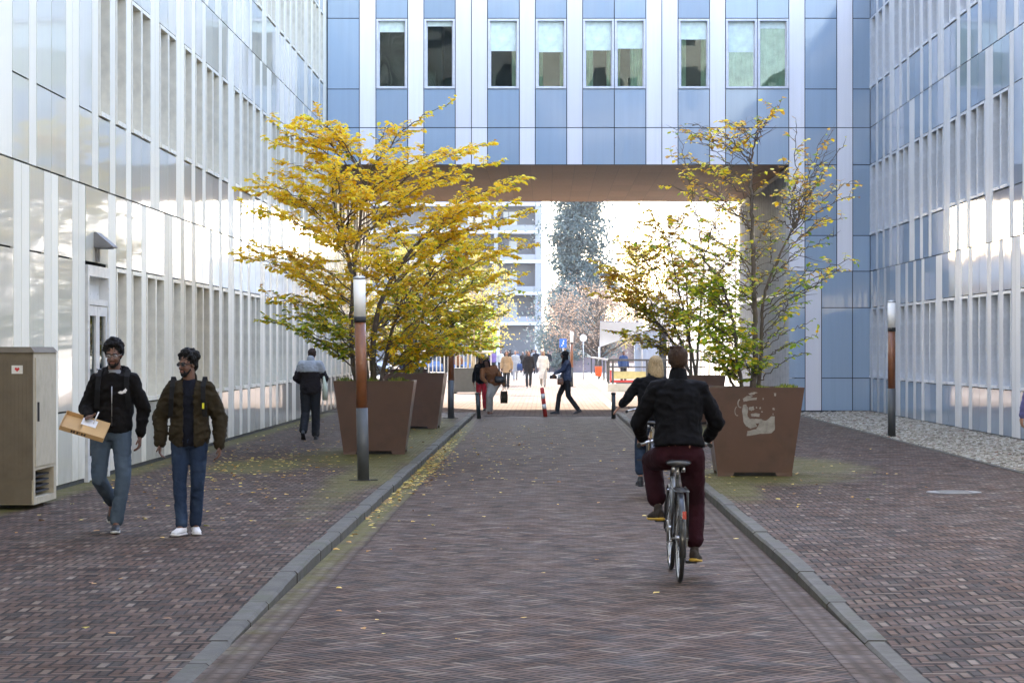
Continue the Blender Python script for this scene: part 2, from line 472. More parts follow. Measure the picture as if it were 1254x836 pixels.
def glass_mat(name, tint, k=.35):
    m, t, b = base_mat(name)
    isl = t.new('ShaderNodeObjectInfo').outputs['Random']
    gl = t.new('ShaderNodeBsdfGlossy'); gl.inputs['Roughness'].default_value = .01
    gl.inputs[0].default_value = (.62, .66, .66, 1)
    tp = t.new('ShaderNodeBsdfTransparent'); tp.inputs[0].default_value = (*tint, 1)
    fr = t.new('ShaderNodeFresnel'); fr.inputs[0].default_value = 1.5
    mx = t.new('ShaderNodeMixShader')
    pos = t.pos()
    ofs = t.new('ShaderNodeVectorMath', operation='ADD'); t.l.new(pos, ofs.inputs[0]); t.l.new(t.comb(t.M('MULTIPLY', isl, 50.0), 0.0, t.M('MULTIPLY', isl, 20.0)), ofs.inputs[1])
    nrm = t.bump(t.noise(ofs.outputs[0], .8, 1), .3, .03)
    t.l.new(nrm, gl.inputs['Normal']); t.l.new(nrm, fr.inputs['Normal'])
    t.put(mx.inputs[0], t.M('ADD', t.M('MULTIPLY', fr.outputs[0], 1 - k), k, clamp=True))
    t.l.new(tp.outputs[0], mx.inputs[1]); t.l.new(gl.outputs[0], mx.inputs[2])
    t.l.new(mx.outputs[0], t.n['Material Output'].inputs[0])
    t.n.remove(b)
    return m
m_glass = glass_mat('window_glass', (.75, .85, .82), .0)
m_room = mat('room_dark', (.07, .08, .07), .9, var=.5, vscale=.9)
m_blind = mat('roller_blind', (.66, .78, .76), .8)
m_curtain = mat('curtain', (.60, .64, .48), .9, var=.25, vscale=3)
m_roof = mat('roof_gravel', (.3, .3, .28), .95)

def seq(start, diffs, end, kw='WIN'):
    """[(s0,s1,kind)] windows at the given unit steps, white strips in between"""
    out = []; s = start; k = 0
    while s < end:
        d = diffs[k % len(diffs)]; k += 1
        out.append((s, min(s + 2 * U, end), kw))
        if d > 2:
            for q in range(d - 2):
                a = s + (2 + q) * U
                if a < end - .05: out.append((a, min(a + U, end), 'W'))
        s += d * U
    return out
def before(start, diffs, lo):
    out = []; s = start; k = 0
    while s > lo:
        d = diffs[k % len(diffs)]; k += 1
        for q in range(d - 2): out.append((s - (q + 1) * U, s - q * U, 'W'))
        s -= (d - 2) * U
        out.append((s - 2 * U, s, 'B')); s -= 2 * U
    return out

def wall_face(side, segs_by_storey, mk, z_cut=None, build_window=None):
    """mk(s,z,d)->world. Returns MB with mats [W,B,dark,frame]."""
    b = MB(); g = .011
    def pan(s0, s1, z0, z1, mi, th=.035):
        if s1 - s0 < .04 or z1 - z0 < .04: return
        vs = []
        # a flat panel with a thin return edge
        pr = [(s0 + g, z0 + g), (s1 - g, z0 + g), (s1 - g, z1 - g), (s0 + g, z1 - g)]
        F = [mk(s, z, 0) for s, z in pr]; K = [mk(s, z, -th) for s, z in pr]
        b.add(F + K, [(0, 1, 2, 3), (0, 4, 5, 1), (1, 5, 6, 2), (2, 6, 7, 3), (3, 7, 4, 0)], mi)
    for st, segs in enumerate(segs_by_storey):
        z0, z1 = ZJ[st], ZJ[st + 1]
        wz0 = ZJ[st] + (.98 if st else .90); wz1 = ZJ[st + 1] - 1.0 if st == 0 else ZJ[st] + 2.94
        wz1 = {0: 2.98, 1: 6.90}.get(st, ZJ[st] + 3.0)
        wz0 = {0: 1.05, 1: 4.96}.get(st, ZJ[st] + 1.06)
        for (a, c, kind) in segs:
            if kind == 'W': pan(a, c, z0, z1, 0)
            elif kind == 'N': pass
            elif kind == 'DOOR': pan(a, c, 2.98, z1, 1)
            else:
                pan(a, c, z0, wz0, 1); pan(a, c, wz1, z1, 1)
                if kind == 'WIN' and build_window and build_window(a, c, wz0, wz1, st):
                    pass
                else:
                    pan(a, c, wz0, wz1, 1)
    return b

win_proto = {}
def make_window(side, wdt, hgt, tall=True):
    """local: x across, z up, y = depth inwards (0 at facade)"""
    key = (side, round(wdt, 2), round(hgt, 2))
    if key not in win_proto:
        f = MB(); t = .055; dp = .20
        x0, x1, z0, z1 = .012, wdt - .012, .012, hgt - .012
        f.box(x0, x0 + t, -.012, dp, z0, z1); f.box(x1 - t, x1, -.012, dp, z0, z1)
        f.box(x0 + t, x1 - t, -.012, dp, z1 - t, z1); f.box(x0 + t, x1 - t, -.03, dp, z0, z0 + t * 1.1)
        f.box(x0 + t, x0 + t + .03, dp - .05, dp - .012, z0 + t, z1 - t); f.box(x1 - t - .03, x1 - t, dp - .05, dp - .012, z0 + t, z1 - t)
        p = MB(); p.box(x0 + t + .03, x1 - t - .03, dp - .038, dp - .026, z0 + t * 1.1, z1 - t)
        win_proto[key] = (f.mesh('window', m_frame[side]), p.mesh('pane', m_glass))
    return win_proto[key]
def place_window(side, bld, a, c, z0, z1, extra=None):
    fm, pm = make_window(side, c - a, z1 - z0)
    o = bpy.data.objects.new('window', fm); col.objects.link(o); o.parent = bld
    p = bpy.data.objects.new('pane', pm); col.objects.link(p); p.parent = o
    if side == 'L': o.location = (XL, a, z0); o.rotation_euler = (0, 0, R(90))
    elif side == 'R': o.location = (XR, c, z0); o.rotation_euler = (0, 0, R(-90))
    else: o.location = (a, YF, z0)
    if extra: extra(o, c - a, z1 - z0)
    return o

# ---- west (left) building
left_b = thing('office_building', 'long cream panelled office wing with a double door, left of the street', 'building', (XL, 30, 0))
left_b.location = (0, 0, 0)
def keepL(s, z1, st):
    return s > 26.0 and s < YF - .3
def winL(a, c, z0, z1, st):
    if st > 2: return False
    if a > YF - .6 : return st < 2 and (place_window('L', left_b, a, c, z0, z1) is not None)
    if st == 2 and a < 50: return False
    if a < 30: return False
    if CZ + 428 / FPX * c < z0: return False
    place_window('L', left_b, a, c, z0, z1); return True
D0 = [3, 3, 2, 4, 3, 3, 2, 3, 3, 4, 3, 3, 2, 4, 3, 3, 2, 3, 4, 2, 3, 3, 4, 2, 3, 3]
D1 = [3, 3, 2, 4, 2, 4, 3, 3, 2, 3, 4, 3, 2, 3, 3, 4, 2, 4, 3, 3, 2, 3, 4, 2, 3, 3]
D2 = [2, 4, 3, 3, 3, 2, 4, 3, 2, 3, 4, 2, 3, 3, 3, 2, 4]
s0 = [(27.68, 28.11, 'W'), (28.11, 28.92, 'B'), (28.92, 29.34, 'W'), (29.34, 29.76, 'W'), (29.76, 30.64, 'B'), (30.64, 31.07, 'W'), (31.07, 31.51, 'W'), (31.54, 33.16, 'DOOR'), (33.16, 33.77, 'W')]
s0 += before(27.68, D1, -12) + seq(33.77, D0, YB)
s1 = [(25.9, 26.5, 'W'), (26.5, 27.2, 'W'), (27.2, 28.08, 'B'), (28.08, 28.5, 'W'), (28.5, 29.36, 'B'), (29.36, 30.25, 'B'), (30.25, 30.68, 'W'), (30.68, 31.1, 'W'), (31.1, 31.98, 'B'), (31.98, 32.45, 'W')]
s1 += before(25.9, D2, -12) + seq(32.45, D1, YB)
s2 = seq(-12, D2, YF); s3 = seq(-12, D1[3:], YF); s4 = seq(-12, D0[2:], YF)
mkL = lambda s, z, d: (XL + d, s, z)
bL = wall_face('L', [s0, s1, s2, s3, s4, s3], mkL, build_window=winL)
bL.box(XL - .30, XL - .215, -12, YB - .02, 0, ROOF, 2)           # dark sheet behind the joints and panes
for (a, c) in ((-12, 31.54), (33.16, YB)):
    bL.box(XL - .16, XL - .02, a, c, 0.0, .148, 3)
bL.build('wall', [mW['L'], mB['L'], m_dark, m_plinth], left_b)
b = MB(); b.box(-26, XL - .32, -12, 84, 0, ROOF - .1); b.box(-26.1, XL + .02, -12, 84, ROOF - .08, ROOF + .15)
b.build('roof_and_core', m_roof, left_b)

# ---- east (right) building
right_b = thing('office_building', 'blue grey panelled office wing behind the white gravel bed', 'building')
def winR(a, c, z0, z1, st):
    if st > 2 or a < 44.2: return False
    if CZ + 428 / FPX * c < z0: return False
    place_window('R', right_b, a, c, z0, z1); return True
r0 = seq(44.55 - 2 * U - U, [3, 4, 3, 3, 2, 3, 4, 2, 4, 2, 3, 3, 3, 4, 2, 3, 3], YF)
r0 += before(r0[0][0], D1, -12)
r1 = seq(46.9 - U * 1.0, [2, 4, 2, 3, 3, 4, 2, 3, 3, 4, 2, 3, 3, 3, 3], YF)
r1 += before(r1[0][0], D0, -12)
r2 = seq(-12, D0[1:], YF); r3 = seq(-12, D2[3:], YF); r4 = seq(-12, D1[2:], YF)
mkR = lambda s, z, d: (XR - d, s, z)
ROOF_R = 12.1
bR = wall_face('R', [r0, r1, r2], mkR, build_window=winR)
bR.box(XR + .215, XR + .30, -12, YF, 0, ROOF_R, 2)
bR.box(XR + .02, XR + .16, -12, YF, 0, .148, 3)
bR.build('wall', [mW['R'], mB['R'], m_dark, m_plinth], right_b)
b = MB(); b.box(XR + .32, 28, -12, YF, 0, ROOF_R - .1); b.box(XR - .02, 28.1, -12, YF, ROOF_R - .08, ROOF_R + .15)
b.build('roof_and_core', m_roof, right_b)

# ---- bridge building across the street
bridge = thing('bridge_building', 'pale blue and white office block spanning the street above the passage', 'building')
fx = lambda px: (px - VX) / FPX * YF
rnd = random.Random(5)
def seg_px(spec):
    return [(fx(a), fx(c), k) for a, c, k in spec]
base_spec = [(401, 440, 'B'), (440, 460.3, 'W'), (460.3, 499.3, 'WIN'), (499.3, 519, 'W'), (519, 557.5, 'WIN'), (557.5, 577.3, 'W'), (577.3, 597, 'W'), (597, 636, 'WIN'), (636, 655.5, 'W'),
 (655.5, 694, 'WIN'), (694, 713.5, 'W'), (713.5, 752.3, 'WIN'), (752.3, 791, 'WIN'), (791, 810.5, 'W'), (810.5, 830.3, 'W'), (830.3, 869, 'WIN'), (869, 888.5, 'W'), (888.5, 927.3, 'WIN'), (927.3, 966, 'WIN'),
 (966, 985.7, 'W'), (985.7, 1024.7, 'B'), (1024.7, 1044.3, 'W'), (1044.3, 1065.6, 'B')]
f2 = seg_px(base_spec)
f1 = seg_px([(a, c, 'B' if k == 'WIN' else k) for a, c, k in base_spec])
f0 = seg_px([(966, 986, 'B'), (986, 1006, 'W'), (1006, 1044, 'B'), (1044, 1065.6, 'B')])
sh = [(401, 420.7, 'W'), (420.7, 459.5, 'WIN'), (459.5, 479, 'W')]
x = 479
while x < 1046:
    for wdt, k in ((38.8, 'WIN'), (19.5, 'W')):
        sh.append((x, min(x + wdt, 1065.6), k)); x += wdt
    if rnd.random() < .35: sh.append((x, min(x + 38.8, 1065.6), 'WIN')); x += 38.8
f3 = seg_px([s for s in sh if s[1] - s[0] > 4 and s[0] < 1065])
kinds = {}
def blind_extra(style):
    def ex(o, wd, hg):
        x0, x1, z1 = .09, wd - .09, hg - .06
        drop, leftc, rightc = style
        if drop: bb = MB(); bb.box(x0, x1, .16, .166, z1 - drop, z1); bb.build('blind', m_blind, o)
        if leftc or rightc:
            bb = MB()
            for (side, wc) in ((0, leftc), (1, rightc)):
                if not wc: continue
                n = 14
                for i in range(n):
                    u0 = i / n * wc; u1 = (i + 1) / n * wc
                    y0 = .2 + .025 * math.sin(i * 1.9); y1 = .2 + .025 * math.sin((i + 1) * 1.9)
                    top = (u0, u1); sq = .8 if wc < .5 else 1
                    for (xa, xb) in ((x0 + u0, x0 + u1),) if side == 0 else ((x1 - u0, x1 - u1),):
                        bb.quad((xa, y0, .06), (xb, y1, .06), (xb, y1, z1), (xa, y0, z1), 0)
            bb.build('curtain', m_curtain, o)
    return ex
STY = [(.30, 0, 0), (.14, 0, 0), (.82, 0, .12), (.85, .12, .1), (.80, .2, .12), (.75, .08, .34), (.5, .14, .14), (.85, .75, 0), (.2, .8, 0)]
cnt = [0]
def winF(a, c, z0, z1, st):
    if st not in (2, 3): return False
    ex = blind_extra(STY[cnt[0] % len(STY)]) if st == 2 else None
    if st == 2: cnt[0] += 1
    if st == 3: return False
    place_window('F', bridge, a, c, z0, z1, ex); return True
# front storeys: the one above the soffit starts at z 6.90
mkF = lambda s, z, d: (s, YF - d, z)
bF = wall_face('F', [[], [], f2, f3, f3, f2], mkF, build_window=winF)
g = .011
def panF(a, c, z0, z1, mi):
    bF.add([mkF(a + g, z0 + g, 0), mkF(c - g, z0 + g, 0), mkF(c - g, z1 - g, 0), mkF(a + g, z1 - g, 0)], [(0, 1, 2, 3)], mi)
for a, c, k in f1:
    x0, x1 = a, c
    mi = 0 if k == 'W' else 1
    if x0 < XP - .02: panF(x0, x1, 6.90, 7.92, mi)
    else: panF(x0, x1, 3.98, 7.92, 0) if mi == 0 else (panF(x0, x1, 6.90, 7.92, 1), panF(x0, x1, 4.96, 6.90, 1), panF(x0, x1, 3.98, 4.96, 1))
panF(fx(966), fx(985.7), 3.98, 7.92, 0) if False else None
for a, c, k in f0:
    if k == 'W': panF(a, c, .15, 3.98, 0)
    else:
        panF(a, c, .15, 1.05, 1); panF(a, c, 1.05, 2.98, 1); panF(a, c, 2.98, 3.98, 1)
bF.box(XL - .2, XR + .28, YF + .17, YF + .3, 6.96, 8.9, 2); bF.box(XL - .2, XR + .28, YF + .17, YF + .3, 10.88, ROOF, 2)
for (qa, qc, qk) in f2:
    if qk != 'WIN': bF.box(qa - .03, qc + .03, YF + .172, YF + .29, 8.9, 10.88, 2)
bF.box(XP + .2, XR + .28, YF + .17, YF + .3, 0, 6.95, 2)
bF.box(XP + .03, XR, YF + .02, YF + .16, 0, .148, 2)
bF.build('wall', [mW['F'], mB['F'], m_dark], bridge)
b = MB()
b.box(XL - .2, XR + .28, YF + 3.2, YB, 6.97, ROOF - .1); b.box(XL - .2, XR + .28, YF + .32, YF + 3.2, 11.25, ROOF - .1); b.box(XL - .2, XR + .28, YF + .32, YF + 3.2, 6.97, 7.95)
b.box(XP + .35, XR + 12, YF + .32, YB, 0, 6.96)
b.box(XL - .2, XR + .28, YF + .0, YB + .1, ROOF - .08, ROOF + .15)
b.build('roof_and_core', m_roof, bridge)
# rooms behind the nine windows: floor, ceiling, back wall seen through the glass
b = MB()
b.box(XL + .2, XR - .2, YF + .31, YF + .9, 8.0, 8.7)
b.box(XL + .2, XR - .2, YF + 3.0, YF + 3.1, 8.7, 11.2); b.box(XL + .2, XR - .2, YF + .31, YF + 3.0, 11.15, 11.2)
for k in range(7): b.box(XL + .9 + k * 2.1, XL + 1.0 + k * 2.1, YF + 1.2, YF + 3.0, 8.7, 11.1)
rnq = random.Random(2)
for k in range(16): xx = XL + .6 + k * .9; b.box(xx, xx + rnq.uniform(.2, .6), YF + .7, YF + 1.0, 8.7, 9.0 + rnq.uniform(.1, .7))
b.build('room', m_room, bridge)
# soffit of bronze coloured panels
m_soff = panel_mat('soffit_bronze', (.17, .105, .058), .6, .05, spec=.12)
b = MB(); px_ = .62; py_ = 2.75
nx = int((XP - XL) / px_) + 1
for i in range(nx):
    for j in range(6):
        x0 = XL + i * px_; x1 = min(x0 + px_, XP); y0 = YF + .02 + j * py_; y1 = y0 + py_
        if x1 - x0 < .05: continue
        b.add([(x0 + .003, y0 + .005, 6.90), (x1 - .003, y0 + .005, 6.90), (x1 - .003, y1 - .005, 6.90), (x0 + .003, y1 - .005, 6.90)], [(3, 2, 1, 0)])
b.build('soffit', m_soff, bridge)
b = MB(); b.box(XL, XP, YF + .01, YB, 6.91, 6.955); b.build('soffit_backing', m_dark, bridge)
# passage side wall: shop glazing with white mullions
m_mull = mat('mullion_grey', (.42, .44, .47), .4)
b = MB()
for k in range(0, 23):
    y = YF + .35 + k * .74
    if y > YB - .1: break
    b.box(XP - .02, XP + .12, y - .025, y + .025, .3, 6.88)
for z in (.3, 3.4, 6.8): b.box(XP - .012, XP + .11, YF + .02, YB, z - .04, z + .05)
b.box(XP - .01, XP + .2, YF + .02, YB, 0, .28)
b.build('shop_mullions', m_mull, bridge)
b = MB(); b.box(XP + .12, XP + .13, YF + .05, YB, .3, 6.88); b.build('shop_glazing', mat('shop_glass', (.24, .28, .34), .12), bridge)
m_poster = mat('poster_red', (.62, .05, .06), .5)
b = MB()
for (y0, y1) in ((69.5, 70.8), (72.4, 74), (75.8, 77.5)): b.box(XP + .16, XP + .17, y0, y1, .9, 1.9)
b.build('poster', m_poster, bridge)
# ================================================================ door, wall lamp, cabinet
m_alu = mat('aluminium_white', (.62, .61, .57), .35)
m_steel = mat('brushed_steel', (.45, .45, .45), .3, metal=.9)
m_rub = mat('black_rubber', (.02, .02, .022), .7)
m_blk = mat('black_paint', (.018, .018, .02), .35, coat=.4)
door = MB()
X = XL
door.box(X - .10, X + .03, 31.56, 31.66, .10, 2.94); door.box(X - .10, X + .03, 33.04, 33.14, .10, 2.94)
door.box(X - .10, X + .03, 31.66, 33.04, 2.80, 2.94)
door.box(X - .10, X + .02, 31.66, 33.04, 2.42, 2.50)
door.box(X - .16, X - .10, 31.66, 33.04, 2.5, 2.8)
do = door.build('double_door', m_alu, left_b)
for (a, c) in ((31.67, 32.34), (32.36, 33.03)):
    l = MB(); t = .11
    l.box(X - .05, X + .01, a, a + t, .11, 2.41); l.box(X - .05, X + .01, c - t, c, .11, 2.41)
    l.box(X - .05, X + .01, a + t, c - t, 2.28, 2.41); l.box(X - .05, X + .01, a + t, c - t, .11, .42)
    lo = l.build('door_leaf', m_alu, left_b)
    p = MB(); p.box(X - .03, X - .018, a + t, c - t, .42, 2.28); p.build('pane', m_glass, lo)
    h = MB(); hy = c - .07 if a < 32 else a + .07
    h.tube([(X + .01, hy, 1.0), (X + .06, hy, 1.02), (X + .06, hy, 1.55), (X + .01, hy, 1.57)], .014, 8)
    h.build('handle', m_steel, lo)
b = MB()
b.add([(X, 32.1, 3.19), (X, 32.5, 3.19), (X + .25, 32.5, 3.19), (X + .25, 32.1, 3.19), (X, 32.1, 3.39), (X, 32.5, 3.39), (X + .03, 32.5, 3.39), (X + .03, 32.1, 3.39), (X + .25, 32.1, 3.205), (X + .25, 32.5, 3.205)],
      [(0, 3, 2, 1), (4, 5, 6, 7), (7, 6, 9, 8), (8, 9, 2, 3), (0, 4, 7, 8, 3), (1, 2, 9, 6, 5), (0, 1, 5, 4)])
b.box(X + .02, X + .2, 32.14, 32.46, 3.175, 3.19)
b.box(X + .0, X + .03, 32.2, 32.4, 3.0, 3.19)
wl = b.build('wall_lamp', mat('lamp_grey_metal', (.16, .155, .15), .5), left_b)

m_cabF = mat('cabinet_beige_shaded', (.12, .093, .058), .75, var=.1, stain=((.09, .07, .045), 2.5, .5))  # front and lid: shade put into a darker copy of the beige
m_cabS = mat('cabinet_beige_lit', (.44, .38, .27), .65, var=.08, stain=((.27, .23, .16), 2.5, .4))  # body: brighter copy, as the lit side
cab = thing('utility_cabinet', 'tall beige utility cabinet with a small red heart sticker, against the left facade', 'cabinet', (-5.70, 26.75, .1))
def rel(bm_, name, m, par):
    return bm_.build(name, m, par)
cx0, cx1, cy0, cy1 = -.24, .16, -.62, .62
b = MB()
b.box(cx0, cx1 - .004, cy0, cy0 + .03, .33, 1.70); b.box(cx0, cx1 - .02, cy0 + .005, cy0 + .03, .06, .325)
b.box(cx0 - .0, cx1 - .01, cy0 + .01, cy0 + .04, .318, .332)
for k in range(9):
    xx = cx0 + .03 + k * .042; b.box(xx, xx + .006, cy0 - .004, cy0, .36, 1.62)
rel(b, 'front_panel', m_cabF, cab)
b = MB()
b.box(cx0, cx1, cy0 + .032, cy1, .42, 1.70)
b.box(cx0, cx1, cy0 + .032, cy0 + .12, .05, .42); b.box(cx0, cx1, cy1 - .14, cy1, .05, .42)
b.box(cx0, cx1, cy0 + .12, cy1 - .14, .05, .12)
b.box(cx0 + .02, cx1 + .012, cy0 + .09, cy1 - .09, .46, 1.64)
rel(b, 'body', m_cabS, cab)
b = MB()
b.add([(cx0 - .02, cy0 - .02, 1.70), (cx1 + .02, cy0 - .02, 1.70), (cx1 + .02, cy1 + .02, 1.70), (cx0 - .02, cy1 + .02, 1.70), (cx0, cy0 + .02, 1.76), (cx1 - .03, cy0 + .02, 1.76), (cx1 - .03, cy1 - .02, 1.76), (cx0, cy1 - .02, 1.76)],
      [(0, 3, 2, 1), (4, 5, 6, 7), (0, 1, 5, 4), (1, 2, 6, 5), (2, 3, 7, 6), (3, 0, 4, 7)])
rel(b, 'lid', m_cabF, cab)
b = MB()
for k in range(4): b.box(cx0 + .05, cx1 - .05, cy0 + .14, cy1 - .16, .16 + k * .06, .175 + k * .06)
b.box(cx0 + .01, cx0 + .02, cy0 + .12, cy1 - .14, .1, .42)
rel(b, 'vent_grille', m_rub, cab)
b = MB(); b.box(cx1 + .012, cx1 + .03, cy0 + .17, cy0 + .2, .95, 1.16); rel(b, 'handle', m_rub, cab)
b = MB(); b.box(-.07, .05, cy0 - .008, cy0 - .005, 1.47, 1.56)
stk = rel(b, 'sticker', mat('sticker_paper', (.6, .58, .52), .6), cab)
b = MB()
pts = []
for k in range(24):
    a = 2 * math.pi * k / 24
    pts.append((-.01 + .0021 * 16 * math.sin(a) ** 3 * .8, cy0 - .0105, 1.517 + .0021 * .8 * (13 * math.cos(a) - 5 * math.cos(2 * a) - 2 * math.cos(3 * a) - math.cos(4 * a))))
b.add(pts + [(p[0], p[1] + .002, p[2]) for p in pts], [tuple(range(24)), tuple(reversed(range(24, 48)))] + [(k, 24 + k, 24 + (k + 1) % 24, (k + 1) % 24) for k in range(24)])
b.build('heart', mat('heart_red', (.45, .02, .02), .5), stk)

# ================================================================ planters
m_cor = mat('planter_brown', (.088, .044, .029), .42, var=.1, vscale=2.2, bump=.08, bscale=9, coat=.2, stain=((.055, .030, .02), 1.7, .75))
m_soil = mat('soil', (.06, .05, .03), 1, bump=1, bscale=30)
def planter(name, label, loc, rz=0, s=1.0, m=None, extra=None):
    t = thing(name, label, 'planter', loc, rz, 'brown steel tree planters')
    b = MB(); w0, w1, h = .51 * s, .665 * s, 1.215 * s; th = .02; z0 = .0
    def ring(w, z): return [(-w, -w, z), (w, -w, z), (w, w, z), (-w, w, z)]
    nzs = 5
    A = ring(w0, z0 + .055) + ring(w1, h)
    b.add(A, [(0, 1, 5, 4), (1, 2, 6, 5), (2, 3, 7, 6), (3, 0, 4, 7), (3, 2, 1, 0)])
    # rim turned inwards
    B = ring(w1, h) + ring(w1 - .05, h) + ring(w1 - .06, h - .1)
    b.add(B, [(0, 1, 5, 4), (1, 2, 6, 5), (2, 3, 7, 6), (3, 0, 4, 7), (4, 5, 9, 8), (5, 6, 10, 9), (6, 7, 11, 10), (7, 4, 8, 11)])
    # folded feet at the corners, leaving the slot between them
    for sx in (-1, 1):
        for sy in (-1, 1):
            k = w0 * .995
            b.add([(sx * k, sy * k, 0), (sx * (k - .2), sy * k, 0), (sx * (k - .23), sy * k, .056), (sx * k * 1.012, sy * k * 1.012, .056)], [(0, 1, 2, 3) if sx * sy > 0 else (3, 2, 1, 0)])
            b.add([(sx * k, sy * k, 0), (sx * k, sy * (k - .2), 0), (sx * k, sy * (k - .23), .056), (sx * k * 1.012, sy * k * 1.012, .056)], [(3, 2, 1, 0) if sx * sy > 0 else (0, 1, 2, 3)])
    b.build('shell', m or m_cor, t)
    b = MB(); b.box(-w1 + .065, w1 - .065, -w1 + .065, w1 - .065, h - .13, h - .06); b.build('soil', m_soil, t)
    b = MB(); b.box(-w0 * .8, w0 * .8, -w0 * .8, w0 * .8, .0, .05); b.build('base_frame', m_rub, t)
    if extra: extra(t)
    return t
planter('tree_planter', 'brown tapered steel planter behind the nearest left lamp post, with mossy paving round its base', (-2.845, 40.5, .1), R(1))
planter('tree_planter', 'brown tapered steel planter partly hidden behind the planter nearest on the left', (-2.865, 53.4, .1), R(-1))
planter('tree_planter', 'small far brown planter under the bridge, behind the two left planters', (-4.35, 75.0, .016), R(3))
m_sten = mat('stencil_paint', (.25, .23, .20), .7, var=.25, vscale=14)
def stencil(t):
    """worn off-white stencil: part of a head with an ear cup and a folded scarf"""
    b = MB()
    sl = (.665 - .51) / (1.215 - .055)
    def Q(u, v):  # u,v in the pixel frame of a 836 px close-up of the planter front
        z = (730 - v) / 535. * 1.0 * 1.0
        z = .05 + (718 - v) / 630. * 1.165
        x = (u - 392) / 535. * 1.02
        return (x, -(.51 + sl * (z - .055)) - .0035, z)
    shapes = [
        [(300, 170), (330, 150), (372, 150), (352, 165), (402, 160), (398, 180), (345, 182), (305, 192)],
        [(340, 132), (372, 122), (406, 124), (380, 140), (352, 144)],
        [(300, 215), (325, 212), (338, 240), (336, 300), (352, 318), (392, 320), (440, 322), (446, 350), (392, 352), (406, 376), (360, 390), (325, 372), (306, 340), (298, 280)],
        [(345, 232), (378, 226), (384, 250), (362, 262), (344, 252)],
        [(360, 282), (396, 276), (424, 282), (420, 304), (386, 300), (362, 300)],
        [(424, 330), (470, 330), (505, 300), (530, 300), (532, 400), (505, 426), (424, 430), (332, 446), (336, 408), (398, 396), (412, 372), (418, 350)],
        [(392, 232), (402, 228), (406, 240), (396, 244)], [(418, 234), (430, 232), (432, 246), (420, 248)], [(434, 262), (444, 262), (444, 272), (434, 272)],
        [(522, 128), (538, 128), (538, 152), (524, 150)], [(512, 236), (530, 238), (528, 256), (514, 252)], [(514, 278), (524, 278), (522, 290), (514, 288)], [(442, 166), (452, 166), (452, 178), (443, 178)],
    ]
    rn = random.Random(3)
    for s in shapes:
        # roughen the outline so it reads as worn paint
        pts = []
        for i in range(len(s)):
            a, c = s[i], s[(i + 1) % len(s)]
            for k in range(4):
                f = k / 4; pts.append((a[0] + (c[0] - a[0]) * f + rn.uniform(-2.2, 2.2), a[1] + (c[1] - a[1]) * f + rn.uniform(-2.2, 2.2)))
        o = [Q(*p) for p in pts]
        b.add(o, [tuple(range(len(o)))])
    # ear cup: two arcs
    for (cx_, cy_, rx, ry, wd) in ((284, 205, 22, 34, 9), (262, 262, 20, 36, 6)):
        n = 16; o = []
        for k in range(n + 1):
            a = R(100 + 190 * k / n); o.append((cx_ + rx * math.cos(a), cy_ - ry * math.sin(a)))
        inner = []
        for k in range(n + 1):
            a = R(100 + 190 * k / n); inner.append((cx_ + (rx - wd) * math.cos(a), cy_ - (ry - wd) * math.sin(a)))
        for k in range(n):
            b.add([Q(*o[k]), Q(*o[k + 1]), Q(*inner[k + 1]), Q(*inner[k])], [(0, 1, 2, 3)])
    b.build('stencil_mark', m_sten, t)
planter('tree_planter', 'brown tapered steel planter with a worn white stencil, beside the cyclist in black', (2.868, 33.56, .1), R(-.6), extra=stencil)
planter('tree_planter', 'brown planter partly hidden between the cyclist in black and the stencilled planter', (3.55, 56.6, .1), R(1), .93)
m_dkpl = mat('planter_dark_grey', (.06, .06, .055), .5, var=.15)
t = thing('planter_box', 'dark grey box planter with red round stickers, beyond the passage on the left', 'planter', (-3.13, 100.6, .01))
b = MB(); b.box(-.74, .74, -.5, .5, .06, 1.02); b.box(-.76, .76, -.52, .52, 1.02, 1.06); b.box(-.66, -.56, -.45, .45, 0, .06); b.box(.56, .66, -.45, .45, 0, .06)
b.build('box', m_dkpl, t)
m_red = mat('red_paint', (.55, .04, .035), .5)
for (x, z, r) in ((.17, .74, .075), (.42, .62, .06)):
    b = MB(); b.add([(x + r * math.cos(a * math.pi / 9), -.503, z + r * math.sin(a * math.pi / 9)) for a in range(18)], [tuple(range(18))]); b.build('round_sticker', m_red, t)
# grass and weeds growing in the planters
m_grass = leaf_mat('planter_grass', [(0, (.10, .16, .02)), (.6, (.20, .26, .03)), (1, (.42, .38, .06))])
def tufts(name, cx_, cy_, z, r, n, hmax, label, seed, cat='grass', xr=(-1, 1)):
    rn = random.Random(seed); b = MB()
    for i in range(n):
        x = cx_ + rn.uniform(*xr) * r; y = cy_ + rn.uniform(-r, r); h = rn.uniform(.3, 1) * hmax * (.55 + .45 * math.sin(x * 7) ** 2)
        a = rn.uniform(0, 6.28); wd = rn.uniform(.008, .02)
        dx, dy = math.cos(a) * wd, math.sin(a) * wd; lx, ly = rn.uniform(-.06, .06), rn.uniform(-.06, .06)
        b.add([(x - dx, y - dy, z), (x + dx, y + dy, z), (x + dx * .8 + lx * .5, y + dy * .8 + ly * .5, z + h * .6), (x + lx, y + ly, z + h), (x - dx * .8 + lx * .5, y - dy * .8 + ly * .5, z + h * .6)], [(0, 1, 2, 3, 4)])
    return tag(b.build(name, m_grass), label, cat, kind='stuff')
tufts('planter_grass', -2.845, 40.5, 1.22, .6, 2200, .17, 'short yellow green plants along the rim of the nearest left planter', 1)
tufts('planter_grass', -2.865, 53.4, 1.22, .6, 900, .12, 'low green plants in the second left planter', 2)
tufts('planter_grass', 2.868, 33.56, 1.22, .58, 1500, .15, 'bright green grass in the right corner of the stencilled planter', 3, xr=(.1, 1))
tufts('planter_grass', 3.55, 56.6, 1.12, .5, 500, .12, 'low plants in the planter behind the cyclist', 4)

